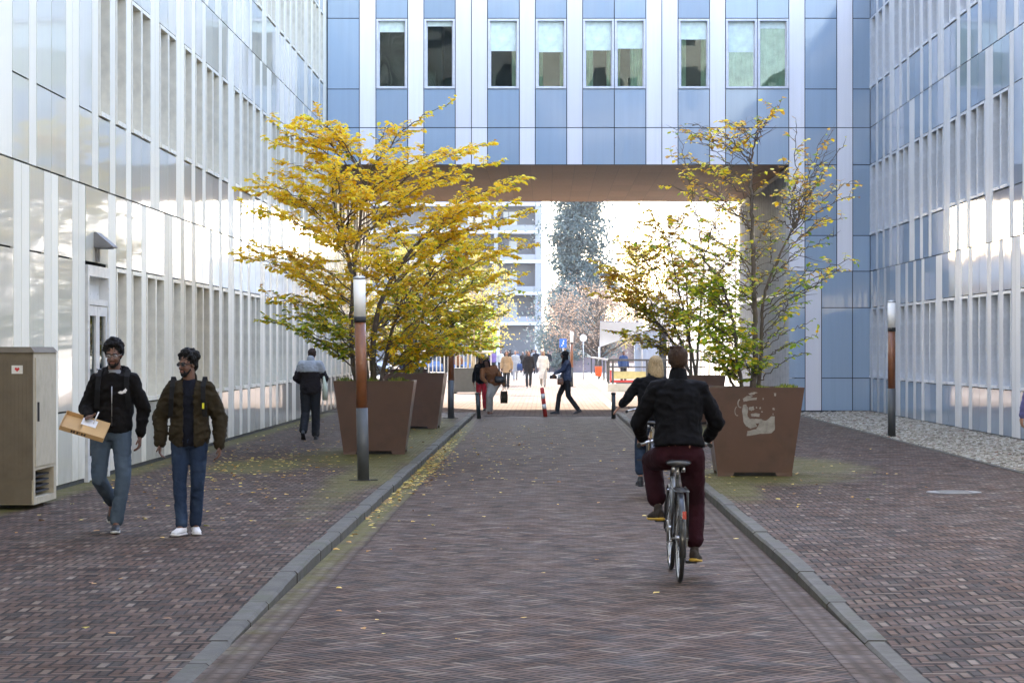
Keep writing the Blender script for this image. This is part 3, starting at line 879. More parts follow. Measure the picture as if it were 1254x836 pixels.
# ================================================================ lamp posts
m_wood = mat('lamp_wood', (.20, .068, .022), .45, var=.2, vscale=5, coat=.3)
m_lgrey = mat('lamp_base_grey', (.065, .068, .07), .45, var=.15)
m_opal = mat('lamp_opal_glass', (.92, .90, .86), .4, var=.02)
def lamp(loc, label, tilt=0, proto=[None]):
    if proto[0] is None:
        t = thing('street_lamp', label, 'street lamp', loc, 0, 'lamp posts with wooden shafts')
        b = MB(); b.lathe([(.078, 0), (.078, .96)], n=28); b.build('base', m_lgrey, t)
        b = MB(); b.lathe([(.074, .96), (.074, 2.13)], n=28); b.build('shaft', m_wood, t)
        b = MB(); b.lathe([(.079, 2.09), (.079, 2.165)], n=28); b.build('collar', m_rub, t)
        b = MB(); b.lathe([(.078, 2.165), (.08, 2.66)], n=28); b.build('lamp_shade', m_opal, t)
        b = MB(); b.lathe([(.082, 2.66), (.082, 2.69), (.04, 2.705)], n=28); b.build('cap', m_steel, t)
        b = MB(); b.box(-.19, -.09, -.02, .02, .0, .012); b.box(.09, .19, -.02, .02, .0, .012); b.lathe([(.1, 0), (.1, .012)], n=24); b.build('foot_plate', m_rub, t)
        proto[0] = t
    else:
        t = copy_tree(proto[0], label=label)
    t.location = loc; t.rotation_euler = (0, R(tilt), 0)
    return t
lamp((-2.41, 32.0, .1), 'wooden lamp post in front of the nearest left planter', -1.2)
lamp((-2.39, 61.0, .1), 'wooden lamp post at the left kerb just before the passage', .3)
lamp((6.86, 47.9, .1), 'wooden lamp post standing at the edge of the white gravel', .0)
lamp((1.28, 118, .01), 'far reddish lamp post in the sunlit square beyond the passage', 0)

# ================================================================ bollards
m_bol = mat('bollard_dark', (.02, .028, .03), .45)
def bollard(loc, label, tilt, proto=[None]):
    if proto[0] is None:
        t = thing('bollard', label, 'bollard', loc, 0, 'dark steel bollards at the passage entrance')
        b = MB(); b.lathe([(.055, 0), (.055, .64)], n=20); b.build('post', m_bol, t)
        b = MB(); b.lathe([(.062, .64), (.062, .685), (.045, .70), (.0001, .705)], n=20); b.build('cap', m_bol, t)
        proto[0] = t
    else: t = copy_tree(proto[0], label=label)
    t.location = loc; t.rotation_euler = (0, R(tilt), 0)
bollard((-1.76, 64.0, 0), 'slim dark bollard on the left beside the woman in the orange jacket', -4)
bollard((1.80, 64.0, 0), 'slim dark bollard on the right beside the sunlit kerb', 0)
t = thing('striped_bollard', 'leaning red and white striped bollard in the middle of the street', 'bollard', (.0, 65.9, .0)); t.rotation_euler = (0, R(-7), 0)
m_wht = mat('white_paint', (.7, .7, .68), .5)
b = MB(); b.lathe([(.055, 0), (.055, .78), (.04, .80), (.0001, .805)], n=20); b.build('post', m_red, t)
for z in (.22, .50): b = MB(); b.lathe([(.057, z), (.057, z + .13)], n=20); b.build('white_band', m_wht, t)

# ================================================================ gravel
rn = random.Random(11)
m_grav, tt, bb_ = base_mat('gravel_stone')
tt.put(bb_.inputs['Base Color'], tt.ramp(tt.island(), [(0, (.12, .10, .075)), (.25, (.26, .23, .18)), (.6, (.38, .35, .29)), (.9, (.50, .48, .43)), (1, (.18, .09, .06))]))
bb_.inputs['Roughness'].default_value = .85
m_gbase = mat('gravel_base', (.13, .115, .09), .95, var=.4, vscale=30, bump=1, bscale=40)
strip('gravel_bed', m_gbase, 6.73, XR - .0, [-10, 66.4], lambda y: .085)
b = MB()
cub = [(-1, -1, -.6), (1, -.9, -.6), (1, 1, -.6), (-1, 1, -.6), (-.7, -.6, .8), (.6, -.7, .7), (.7, .7, .8), (-.6, .7, .6)]
cf = [(0, 3, 2, 1), (4, 5, 6, 7), (0, 1, 5, 4), (1, 2, 6, 5), (2, 3, 7, 6), (3, 0, 4, 7)]
for i in range(17000):
    y = 32 + 34.3 * rn.random() ** 1.15; x = rn.uniform(6.75, XR - .03)
    s = rn.uniform(.018, .038) * (1 + .2 * (y > 50)); a = rn.uniform(0, 6.28); ca, sa = math.cos(a), math.sin(a); e = rn.uniform(.6, 1)
    z = .09 + rn.uniform(0, .02) + .03 * sm(7.2, 8.4, x)
    vsx = [(x + s * (p[0] * ca - p[1] * sa * e), y + s * (p[0] * sa + p[1] * ca * e), z + s * p[2] * .7) for p in cub]
    b.add(vsx, cf, 0, False)
tag(b.build('gravel', m_grav), 'bed of pale pebbles along the foot of the right facade', 'gravel', kind='stuff')
# manhole lid in the right pavement
b = MB(); b.lathe([(.33, 0), (.33, .008), (.30, .011)], (4.95, 29.3, .1), n=36)
for k in range(5): b.box(4.95 - .2, 4.95 + .2, 29.3 - .2 + k * .09, 29.3 - .17 + k * .09, .111, .114)
tag(b.build('manhole_cover', mat('cast_iron', (.15, .15, .145), .5, metal=.3)), 'pale round manhole cover in the right pavement', 'manhole cover')

# ================================================================ fallen leaves
m_fall = leaf_mat('fallen_leaf', [(0, (.20, .08, .02)), (.45, (.50, .24, .03)), (.65, (.75, .48, .07)), (.9, (.80, .62, .15)), (1, (.35, .33, .08))], trans=.15)
b = MB(); rn = random.Random(21)
def leaf_at(x, y, z, s):
    a = rn.uniform(0, 6.28); ca, sa = math.cos(a), math.sin(a); c1, c2 = rn.uniform(-.3, .6) * s, rn.uniform(-.3, .5) * s
    P = [(-1, 0, 0), (-.4, -.55, c1), (.5, -.45, c1), (1, 0, c2), (.5, .45, c1 * .5), (-.4, .55, c2)]
    b.add([(x + s * (p[0] * ca - p[1] * sa), y + s * (p[0] * sa + p[1] * ca), z + .006 + abs(p[2]) * .8) for p in P], [(0, 1, 2, 3, 4, 5)])
for i in range(1150):   # along the left gutter
    y = 21 + 40 * rn.betavariate(2.2, 2.4); dense = math.exp(-((y - 37) / 7) ** 2)
    if rn.random() > .25 + dense: continue
    leaf_at(-1.93 + abs(rn.gauss(0, .07 + .14 * dense)), y, 0.006, rn.uniform(.018, .04))
for i in range(420):
    leaf_at(rn.gauss(-4.4, .75), rn.gauss(36, 4.5), .1, rn.uniform(.02, .04))
for i in range(260):
    x = rn.uniform(-5.8, -2.2); leaf_at(x, rn.uniform(22, 62), .1, rn.uniform(.02, .04))
for i in range(330):
    leaf_at(rn.gauss(-1.0, .8), rn.gauss(44, 9), .004, rn.uniform(.018, .035))
for i in range(50): leaf_at(rn.uniform(-1.8, 1.9), rn.uniform(14, 40), .004, rn.uniform(.02, .035))
for i in range(14): leaf_at(rn.uniform(-5, -2.2), rn.uniform(14.5, 22), kh(17) + .01, rn.uniform(.03, .04))
for i in range(110): leaf_at(rn.gauss(3.1, 1.1), rn.gauss(34, 4), .1, rn.uniform(.02, .035))
tag(b.build('fallen_leaves', m_fall), 'yellow and brown fallen leaves scattered over the paving and along the left gutter', 'leaves', kind='stuff')
# ================================================================ beyond the passage
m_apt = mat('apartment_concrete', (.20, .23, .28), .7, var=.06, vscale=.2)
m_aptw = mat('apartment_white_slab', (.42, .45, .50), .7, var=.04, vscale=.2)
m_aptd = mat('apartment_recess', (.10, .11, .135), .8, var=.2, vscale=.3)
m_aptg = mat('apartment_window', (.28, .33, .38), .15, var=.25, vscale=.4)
YA = 286.0
ax = lambda px: (px - VX) / FPX * YA
az = lambda py: CZ - (py - VY) / FPX * YA
apt = thing('apartment_block', 'grey apartment block with recessed balconies and white floor bands, far beyond the passage', 'building', (0, 0, 0))
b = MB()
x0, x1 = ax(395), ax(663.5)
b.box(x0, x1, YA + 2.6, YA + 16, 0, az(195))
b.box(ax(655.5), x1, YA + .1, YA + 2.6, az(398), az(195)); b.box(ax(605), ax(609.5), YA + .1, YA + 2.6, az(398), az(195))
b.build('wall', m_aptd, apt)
b = MB(); slabs = [398, 361, 322, 286, 252, 215]
for s in slabs: b.box(x0, x1 + .05, YA - .1, YA + 2.62, az(s), az(s - 3.6))
b.box(ax(655), ax(661), YA, YA + .6, 0, az(398)); b.box(ax(608), ax(612), YA, YA + .6, 0, az(398)); b.box(ax(520), ax(524), YA, YA + .6, 0, az(398))
b.build('floor_band', m_aptw, apt)
for s in slabs:
    for (a, c) in ((612, 655.2), (570, 605), (530, 568), (490, 528), (450, 488)):
        b = MB(); b.box(ax(a), ax(c), YA + .05, YA + .2, az(s - 3.6), az(s - 10.5)); b.build('balcony_parapet', m_apt, apt)
    for (a, c) in ((616, 622), (623, 633), (572, 579), (581, 589), (591, 601), (535, 545), (548, 560)):
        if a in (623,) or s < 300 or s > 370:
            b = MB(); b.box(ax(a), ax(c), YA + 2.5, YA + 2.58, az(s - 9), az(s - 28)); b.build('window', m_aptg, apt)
b = MB(); b.box(ax(655.5), x1, YA + .0, YA + .1, az(398), az(195)); b.box(ax(605), ax(609.5), YA, YA + .1, az(398), az(195)); b.build('pier', m_apt, apt)

# sunlit wing behind the bridge on the right
m_cream = mat('sunlit_cladding', (.78, .75, .69), .6, var=.05, vscale=.5)
m_tan = mat('sunlit_window_tan', (.34, .27, .20), .3, var=.25, vscale=.5)
sb = thing('office_building', 'sunlit white wing with tall vertical windows behind the right trees, beyond the passage', 'building')
b = MB()
b.box(XP + .15, XP + 14, YB + .4, 134, 0, 15)
y = YB + .4
rn = random.Random(4)
b2 = MB()
while y < 133.5:
    w_ = rn.choice([1.2, 1.2, 1.8, 2.4]); wn_ = rn.choice([.8, .8, 1.6])
    b.box(XP, XP + .149, y, min(y + w_, 134), 0, 15); y += w_
    if y + wn_ < 134:
        for z in (.3, 4.1, 8.0, 12):
            b2.box(XP + .02, XP + .10, y + .02, y + wn_ - .02, z + .5, z + 2.9)
        b.box(XP + .04, XP + .149, y, y + wn_, 0, .78); 
        for z in (3.2, 7.0, 10.9): b.box(XP + .04, XP + .149, y, y + wn_, z, z + 1.58)
    y += wn_
b.box(5.6, XP + .1, 131, 133.9, 3.0, 4.75)
b.build('wall', m_cream, sb)
b2.build('window_strips', m_tan, sb)
# low glazed pavilion further on
pv = thing('glazed_pavilion', 'low glazed pavilion with slim posts behind the white awning', 'building')
b = MB()
for k in range(15):
    y = 135 + k * 2.3; b.box(6.2, 6.34, y, y + .12, 0, 3.0)
b.box(6.1, 16, 134.5, 172, 3.0, 3.25)
b.build('frame', m_aptw, pv)
b = MB(); b.box(6.3, 6.33, 134.6, 172, .1, 3.0); b.build('glazing', m_aptg, pv)
b = MB(); b.box(6.5, 16, 136, 172, 0, 2.98); b.build('core', m_aptd, pv)
# white awning: a sagging sail with thickness
m_awn = mat('awning_white_in_shade', (.62, .74, .90), .7, var=.04)  # blue of backlit shade put into the white canvas colour
aw = thing('awning', 'large white sloping awning over the terrace beside the bare tree', 'awning')
b = MB(); n = 10; top = []; bot = []
P00, P10, P11, P01 = at(735, 393, 112), at(788, 394, 108), at(786, 406, 118), at(734, 424.5, 128)
for i in range(n + 1):
    for j in range(n + 1):
        u, v = i / n, j / n
        p = (P00 * (1 - u) + P10 * u) * (1 - v) + (P01 * (1 - u) + P11 * u) * v
        p = p + Vector((0, 0, -.25 * math.sin(math.pi * u) * math.sin(math.pi * v)))
        top.append(p); bot.append(p - Vector((0, 0, .03)))
N = len(top)
fs = [(i * (n + 1) + j, i * (n + 1) + j + 1, (i + 1) * (n + 1) + j + 1, (i + 1) * (n + 1) + j) for i in range(n) for j in range(n)]
b.add(top + bot, fs + [tuple(N + k for k in reversed(f)) for f in fs], 0, True)
b.build('canvas', m_awn, aw)
for p in (P01, P11): b = MB(); b.tube([(p.x, p.y, 0), (p.x, p.y, p.z)], .05); b.build('post', m_aptw, aw)

# kerb walls, railing and barrier board on the right of the square
m_lime = mat('pale_concrete', (.52, .50, .44), .85, var=.12, vscale=2, bump=.3, stain=((.30, .32, .14), 1.5, .6))
b = MB(); b.box(2.55, 9, 100, 100.4, 0, .42); b.box(2.55, 2.95, 100.4, 148, 0, .42); tag(b.build('retaining_kerb', m_lime), 'pale low concrete wall under the dark railing right of the square', 'low wall')
b = MB(); b.box(2.15, 6.6, 74, 99.9, 0, .10); tag(b.build('raised_pavement', m_plaza), kind='structure')
b = MB(); b.box(2.02, 2.148, 74, 99.9, 0, .115); tag(b.build('kerb_square', m_lime), kind='structure')
m_rail = mat('railing_dark', (.05, .05, .052), .5)
rl = thing('railing', 'dark metal railing on the pale low wall right of the square', 'railing')
for x in (2.62, 2.79, 4.2, 5.8): b = MB(); b.box(x - .04, x + .04, 100.1, 100.2, .42, 1.40); b.build('post', m_rail, rl)
for y in (104, 110, 118, 128, 140): b = MB(); b.box(2.62, 2.7, y, y + .08, .42, 1.40); b.build('post', m_rail, rl)
b = MB(); b.box(2.58, 6.6, 100.08, 100.22, 1.36, 1.44); b.box(2.6, 6.6, 100.12, 100.18, 1.08, 1.13); b.box(2.6, 2.72, 100.2, 140, 1.36, 1.43)
b.build('rail', m_rail, rl)
m_yel = mat('board_yellow', (.62, .55, .25), .6)
bd = thing('barrier_board', 'pale yellow board with red edges behind the railing', 'board', (0, 0, 0))
b = MB(); b.box(2.78, 4.6, 100.5, 100.56, .62, .92); b.build('panel', m_yel, bd)
b = MB(); b.box(2.72, 4.6, 100.48, 100.58, .47, .56); b.box(2.68, 2.75, 100.48, 100.58, .47, .98); b.build('red_edge', m_red, bd)
b = MB(); b.box(2.7, 4.4, 101.8, 102.8, .02, .46); b.box(2.76, 4.3, 101.9, 102.7, .46, .52); 
tag(b.build('storage_box', m_aptd), 'dark low box behind the yellow board', 'box')
t = thing('waste_bin', 'bright orange red bin hanging at the railing corner', 'bin', (2.5, 114, .42))
b = MB(); b.lathe([(.15, .15), (.17, .6), (.18, .62)], n=20); b.build('bin', mat('orange_plastic', (.85, .12, .03), .5), t)
b = MB(); b.lathe([(.03, 0), (.03, .9)], n=10); b.build('pole', m_rail, t)

# purple brick wall closing the street, with concrete blocks
m_pur = mat('purple_brick', (.23, .19, .22), .85, var=.15, vscale=1.2)
b = MB(); b.box(ax(640) * .69, ax(742) * .69, 197, 197.5, 0, 1.12); b.box(ax(640) * .69, ax(742) * .69, 196.95, 197.55, 1.12, 1.2); tag(b.build('brick_wall', m_pur), 'low purple brick wall at the end of the square', 'wall')
for (px0, px1, lab) in ((698, 713, 'pale concrete block on the purple wall, left one with a round mark'), (719, 730, 'pale concrete block on the purple wall at the bare tree')):
    p0, p1 = at(px0, 438, 197), at(px1, 438, 197)
    b = MB(); b.box(p0.x, p1.x, 196.9, 197.6, 1.2, 1.78); b.box(p0.x + .05, p1.x - .05, 196.95, 197.55, 1.78, 1.82); tag(b.build('concrete_block', m_lime), lab, 'block')
# signs
m_blue = mat('sign_blue', (.02, .13, .50), .4)
sg = thing('traffic_sign', 'square blue sign with a white figure on a thin pole', 'sign', tuple(at(689.5, 437, 150)))
sg.location.z = 0
b = MB(); b.tube([(0, 0, 0), (0, 0, 2.5)], .03); b.build('pole', m_steel, sg)
b = MB(); b.box(-.22, .22, -.05, -.03, 1.95, 2.5); pl_ = b.build('plate', m_blue, sg)
b = MB(); b.box(-.03, .05, -.054, -.051, 2.15, 2.3); b.ell((.04, -.055, 2.37), .04, .004, .04); b.box(-.1, -.03, -.054, -.051, 2.05, 2.12); b.build('figure', m_wht, sg)
sg = thing('round_sign', 'small round white sign beside the bare tree trunks', 'sign', (2.35, 150, 0))
b = MB(); b.tube([(0, 0, 0), (0, 0, 2.8)], .03); b.build('pole', m_steel, sg)
b = MB(); b.add([(.22 * math.cos(a * math.pi / 10), -.05, 2.55 + .22 * math.sin(a * math.pi / 10)) for a in range(20)], [tuple(range(20))]); b.build('plate', m_wht, sg)

# light balustrade and things left of the square
m_ivory = mat('rail_ivory', (.62, .58, .48), .6)
rl = thing('balustrade', 'pale balustrade with thin upright bars left of the square, behind the planters', 'railing', (0, 0, 0))
b = MB(); b.tube([(-7.6, 118, 1.72), (-2.55, 118, 1.72)], .06); b.box(-7.6, -2.5, 117.95, 118.05, .25, .33); b.build('rail', m_ivory, rl)
x = -7.6
while x < -2.5:
    b = MB(); b.box(x - .025, x + .025, 117.97, 118.03, .0, 1.7); b.build('bar', m_ivory, rl); x += .19
# parked cars
def car(loc, rz, label, paint):
    t = thing('parked_car', label, 'car', loc, rz, 'cars parked beyond the square')
    b = MB(); secs = []
    prof = [(-2.1, .35, .62, .70), (-1.95, .25, .80, .80), (-1.2, .22, .92, .86), (-.75, .22, .98, .88), (.9, .22, .98, .88), (1.6, .24, .92, .86), (2.0, .28, .80, .8), (2.12, .38, .6, .68)]
    for (x, zb, zt, hw) in prof:
        secs.append([(x, -hw * .96, zb), (x, -hw, (zb + zt) / 2), (x, -hw * .93, zt), (x, hw * .93, zt), (x, hw, (zb + zt) / 2), (x, hw * .96, zb)])
    vsx = [p for s in secs for p in s]; m_ = len(secs)
    fs = [(i * 6 + k, i * 6 + (k + 1) % 6, (i + 1) * 6 + (k + 1) % 6, (i + 1) * 6 + k) for i in range(m_ - 1) for k in range(6)] + [(5, 4, 3, 2, 1, 0), tuple((m_ - 1) * 6 + k for k in range(6))]
    b.add(vsx, fs, 0, True)
    b.add([(-.75, -.72, 1.38), (.7, -.72, 1.40), (.7, .72, 1.40), (-.75, .72, 1.38), (-.7, -.70, 1.43), (.6, -.70, 1.45), (.6, .70, 1.45), (-.7, .70, 1.43)], [(0, 1, 5, 4), (1, 2, 6, 5), (2, 3, 7, 6), (3, 0, 4, 7), (4, 5, 6, 7)])
    b.build('body', paint, t)
    b = MB(); b.add([(-1.3, -.82, .95), (1.5, -.82, .95), (1.5, .82, .95), (-1.3, .82, .95), (-.75, -.70, 1.39), (.72, -.70, 1.41), (.72, .70, 1.41), (-.75, .70, 1.39)], [(0, 1, 5, 4), (1, 2, 6, 5), (2, 3, 7, 6), (3, 0, 4, 7)]); b.build('windows', mat('car_glass', (.03, .04, .05), .05), t)
    for sx in (-1.3, 1.3):
        for sy in (-.8, .8):
            b = MB(); n = 20
            for k in range(1): pass
            prof_ = [(.12, -.1), (.30, -.1), (.33, -.06), (.33, .06), (.30, .1), (.12, .1)]
            vs_ = []
            for (r, h) in prof_:
                for k in range(n):
                    a = 2 * math.pi * k / n; vs_.append((sx + r * math.cos(a), sy + h, .33 + r * math.sin(a)))
            fs_ = [(i * n + k, i * n + (k + 1) % n, (i + 1) * n + (k + 1) % n, (i + 1) * n + k) for i in range(5) for k in range(n)] + [tuple(range(n)), tuple(5 * n + k for k in range(n))]
            b.add(vs_, fs_, 0, True); b.build('wheel', m_rub, t)
car((-7.4, 176, .012), R(4), 'blue car parked beyond the pale balustrade', mat('car_blue', (.03, .10, .25), .2, coat=1))
car((-13.5, 178, .012), R(-3), 'silver car parked left of the blue car', mat('car_silver', (.5, .52, .55), .25, coat=1))
# distant low buildings and the strip of green closing the horizon
b = MB(); b.box(-.3, 14, 330, 345, 0, 3.4); b.box(-.6, 14.3, 329.5, 345.5, 3.4, 3.8)
for k in range(8): b.box(.2 + k * 1.7, 1.3 + k * 1.7, 329.6, 329.9, .6, 2.9)
tag(b.build('low_building', mat('far_brick', (.22, .15, .14), .8)), 'far low brick building behind the bare tree', 'building')
b = MB(); b.box(16, 70, 300, 320, 0, 13); b.box(15.8, 70.2, 299.8, 320.2, 13, 13.4)
for r_ in range(4):
    for k in range(12): b.box(17 + k * 4, 19.4 + k * 4, 299.7, 299.95, 1.2 + r_ * 3.1, 2.9 + r_ * 3.1)
tag(b.build('far_building', m_aptw), 'pale far building seen between the branches right of the tall tree', 'building')

# unseen block and trees, added to break sky glare mirrored in the right facade
lb = thing('added_house', 'added unseen brick house left of the square, mirrored in the glass of the right facade', 'building')
b = MB(); b2 = MB(); b.box(-34, -17, 100, 215, 0, 9.5)
for r_ in range(3):
    for k in range(38): b2.box(-16.998, -16.95, 101.5 + k * 3, 103.2 + k * 3, 1.0 + r_ * 3, 2.8 + r_ * 3)
b.build('wall', mat('town_brick', (.24, .17, .13), .85), lb); b2.build('window_strips', m_aptw, lb)
# ================================================================ trees
m_bark = mat('bark_dark', (.10, .078, .062), .85, var=.3, vscale=12, bump=.6, bscale=50, stain=((.10, .11, .05), 4, .5))
m_bark_moss = mat('bark_mossy', (.09, .085, .04), .9, var=.3, vscale=12, bump=.6, bscale=50, stain=((.13, .17, .03), 3, .9))
m_bark_tan = mat('bark_tan', (.42, .34, .22), .8, var=.2, vscale=8)
m_ly = leaf_mat('leaf_yellow', [(0, (.90, .54, .02)), (.2, (1.0, .70, .02)), (.7, (1.0, .81, .04)), (1, (1.0, .90, .20))], .58)
m_lo = leaf_mat('leaf_orange', [(0, (.35, .17, .03)), (.5, (.66, .36, .05)), (1, (.80, .50, .08))], .45)
m_lg = leaf_mat('leaf_green', [(0, (.12, .23, .01)), (.5, (.26, .42, .02)), (1, (.50, .60, .04))], .5)
m_lyg = leaf_mat('leaf_yellow_green', [(0, (.42, .46, .02)), (.5, (.72, .66, .04)), (1, (.88, .80, .08))], .5)
LEAFS = [m_ly, m_lyg, m_lg, m_lo]

class Tree:
    def __init__(s, seed): s.r = random.Random(seed); s.w = MB(); s.l = MB(); s.tr = MB()
    def leaf(s, p, d, size, mi):
        r = s.r
        d = d.normalized() if d.length > 1e-6 else Vector((1, 0, 0))
        d = (d + Vector((r.uniform(-.5, .5), r.uniform(-.5, .5), r.uniform(-.75, .1)))).normalized()
        sd = d.cross(Vector((r.uniform(-.35, .35), r.uniform(-.35, .35), 1)))
        if sd.length < 1e-4: sd = Vector((1, 0, 0))
        sd.normalize(); up = sd.cross(d)
        L = size * r.uniform(.5, 1.3); W = L * .36; f = up * (L * r.uniform(-.05, .18))
        dr = Vector((0, 0, -L * r.uniform(0, .15)))
        m1 = p + d * L * .3; m2 = p + d * L * .68 + dr * .5; tip = p + d * L + dr
        s.l.add([p, m1 + sd * W + f, m2 + sd * W * .85 + f, tip, m2 - sd * W * .85 + f, m1 - sd * W + f], [(0, 1, 2, 3), (0, 3, 4, 5)], mi)
    def path(s, pts, seg=8, wob=.03):
        """catmull style smoothing with wobble"""
        out = []
        P = [pts[0]] + list(pts) + [pts[-1]]
        for i in range(1, len(P) - 2):
            for k in range(seg):
                t = k / seg; a, b_, c, d = P[i - 1], P[i], P[i + 1], P[i + 2]
                q = .5 * ((2 * b_) + (c - a) * t + (2 * a - 5 * b_ + 4 * c - d) * t * t + (3 * b_ - a - 3 * c + d) * t ** 3)
                out.append(q)
        out.append(P[-2])
        r = s.r
        for i in range(1, len(out) - 1): out[i] = out[i] + Vector((r.gauss(0, wob), r.gauss(0, wob), r.gauss(0, wob))) * .5
        return out
    def twig(s, p, d, L, rad, pal, lsize, dens, depth=0, leafy=1.0):
        r = s.r
        n = max(3, int(L / .07)); pts = [p.copy()]; dd = d.normalized()
        for i in range(n):
            dd = (dd + Vector((r.gauss(0, .09), r.gauss(0, .09), r.gauss(.0, .07)))).normalized()
            pts.append(pts[-1] + dd * (L / n))
        s.w.tube(pts, [rad * (1 - .75 * i / n) for i in range(n + 1)], 4, 0, False)
        if r.random() < leafy:
            m = int(L * dens)
            for k in range(m):
                t = (.15 + .85 * (k + r.random()) / max(m, 1)) * n; i = min(int(t), n - 1)
                q = pts[i].lerp(pts[i + 1], t - i)
                side = dd.cross(Vector((0, 0, 1))) * (1 if k % 2 else -1)
                s.leaf(q, dd * .6 + side, lsize, pal(q, r))
        if depth < 1 and L > .22:
            for k in range(int(L / .16)):
                t = r.uniform(.25, .95) * n; i = min(int(t), n - 1)
                q = pts[i]; side = dd.cross(Vector((0, 0, 1))).normalized() * r.choice((-1, 1))
                s.twig(q, dd * .7 + side * r.uniform(.4, 1) + Vector((0, 0, r.uniform(-.15, .3))), L * r.uniform(.3, .55), rad * .55, pal, lsize, dens, depth + 1, leafy)
    def limb(s, pts, r0, r1, pal, lsize, dens, tw=(.25, .8), start=.3, every=.11, leafy=1.0):
        r = s.r
        P = s.path(pts, 7); n = len(P) - 1
        s.w.tube(P, [r0 + (r1 - r0) * (i / n) ** .8 for i in range(n + 1)], 6, 0, False)
        Ls = [0]
        for i in range(n): Ls.append(Ls[-1] + (P[i + 1] - P[i]).length)
        tot = Ls[-1]; q = tot * start; sgn = 1
        while q < tot:
            i = max(k for k in range(n) if Ls[k] <= q)
            f = (q - Ls[i]) / max(Ls[i + 1] - Ls[i], 1e-5); p = P[i].lerp(P[i + 1], f); d = (P[i + 1] - P[i]).normalized()
            side = d.cross(Vector((0, 0, 1)))
            side = side.normalized() if side.length > .1 else Vector((r.uniform(-1, 1), r.uniform(-1, 1), 0)).normalized()
            a = r.uniform(-.5, .9)
            dirv = d * r.uniform(.5, 1.1) + side * sgn * r.uniform(.6, 1.1) + Vector((0, 0, a * .35))
            tfrac = q / tot
            s.twig(p, dirv, r.uniform(*tw) * (1.1 - .6 * tfrac), .006 * (1.2 - .6 * tfrac) * (lsize / .06), pal, lsize, dens, 0, leafy)
            sgn = -sgn; q += every * r.uniform(.6, 1.4)
        s.twig(P[-1], P[-1] - P[-2], tw[0] * 1.1, .004, pal, lsize, dens, 0, leafy)
    def stem(s, pts, r0, r1):
        P = s.path(pts, 8, .012); n = len(P) - 1
        s.tr.tube(P, [r0 + (r1 - r0) * (i / n) for i in range(n + 1)], 9, 0, True)
        return P
    def done(s, name, label, bark, loc=None, leafs=LEAFS, group=None, trunk_part=True):
        t = thing(name, label, 'tree', (0, 0, 0), 0, group)
        o = s.tr.build('trunk', bark, t); s.w.build('branches', bark, t)
        if s.l.f: s.l.build('leaves', leafs, t)
        # put the empty at the tree's foot
        base = min((Vector(v) for v in s.tr.v), key=lambda v: v.z)
        t.location = (base.x, base.y, base.z)
        for c in t.children: c.location = (-base.x, -base.y, -base.z)
        return t

# ---- the big yellow tree, nearest left planter
T = Tree(7); Y0 = 40.5
def A(px, py, dy=0.0): return at(px, py, Y0 + dy)
def palL(p, r):
    z = p.z; x = p.x
    g = .02 + .75 * sm(3.0, 2.2, z) * (1 if x < -3.2 else .3) + .10 * (1 if 2.2 < z < 3.6 and -2.6 < x < -1.2 else 0)
    u = r.random()
    if u < g * .55: return 2
    if u < g + .06: return 1
    if u > .95: return 3
    return 0
st = [T.stem([A(446, 478), A(441, 430, .1), A(436, 370, .1), A(425, 310, .2), A(405, 255, .3)], .055, .025),
      T.stem([A(458, 478, .1), A(457, 430, 0), A(462, 385, -.1), A(478, 345, -.2), A(500, 310, -.3)], .058, .03),
      T.stem([A(438, 478, .3), A(430, 420, .5), A(432, 350, .8), A(440, 280, .9), A(450, 215, 1.0)], .045, .018),
      T.stem([A(466, 478, -.2), A(474, 430, -.4), A(486, 390, -.7), A(520, 350, -1.1)], .04, .018),
      T.stem([A(450, 478, -.25), A(446, 420, -.45), A(438, 360, -.7), A(430, 300, -.9)], .04, .018)]
tips = [(300, 232, .2), (318, 222, -.8), (335, 175, .6), (345, 150, -.3), (368, 142, .4), (392, 150, -.5), (352, 200, .9), (415, 168, .7), (480, 150, .3), (468, 185, -.6), (505, 160, .5),
        (548, 128, -.2), (590, 178, .3), (600, 200, -.9), (640, 218, .2), (618, 232, .8), (642, 262, -.2), (590, 250, -1.2), (560, 215, 1.0), (640, 305, .4), (632, 340, -.3),
        (600, 300, -1.4), (572, 335, 1.1), (330, 262, 1.0), (322, 300, -.2), (318, 310, .5), (350, 330, -1.2), (330, 362, .3), (352, 385, -.6), (368, 405, -.8),
        (400, 400, .9), (560, 380, .6), (590, 400, -.4), (545, 410, -.9), (520, 400, .9), (520, 250, 1.3), (440, 230, -1.4), (480, 215, 1.3), (400, 200, -1.3), (525, 190, -1.2), (450, 320, -1.7), (500, 360, -1.8),
        (430, 350, 1.7), (560, 300, -1.7), (400, 290, -1.8), (380, 250, 1.7), (540, 265, 1.8), (470, 270, 2.0), (490, 290, -2.0), (420, 400, -1.7), (610, 275, 1.3), (375, 350, 1.5),
        (455, 390, 1.4), (480, 420, -.8), (510, 430, .6), (575, 430, .2), (350, 165, 0), (385, 170, .5)]
tips += [(px + T.r.uniform(-26, 26), py + T.r.uniform(-4, 34), dy + T.r.uniform(-.7, .7)) for (px, py, dy) in tips if 305 < px < 625 and py > 170][::2]
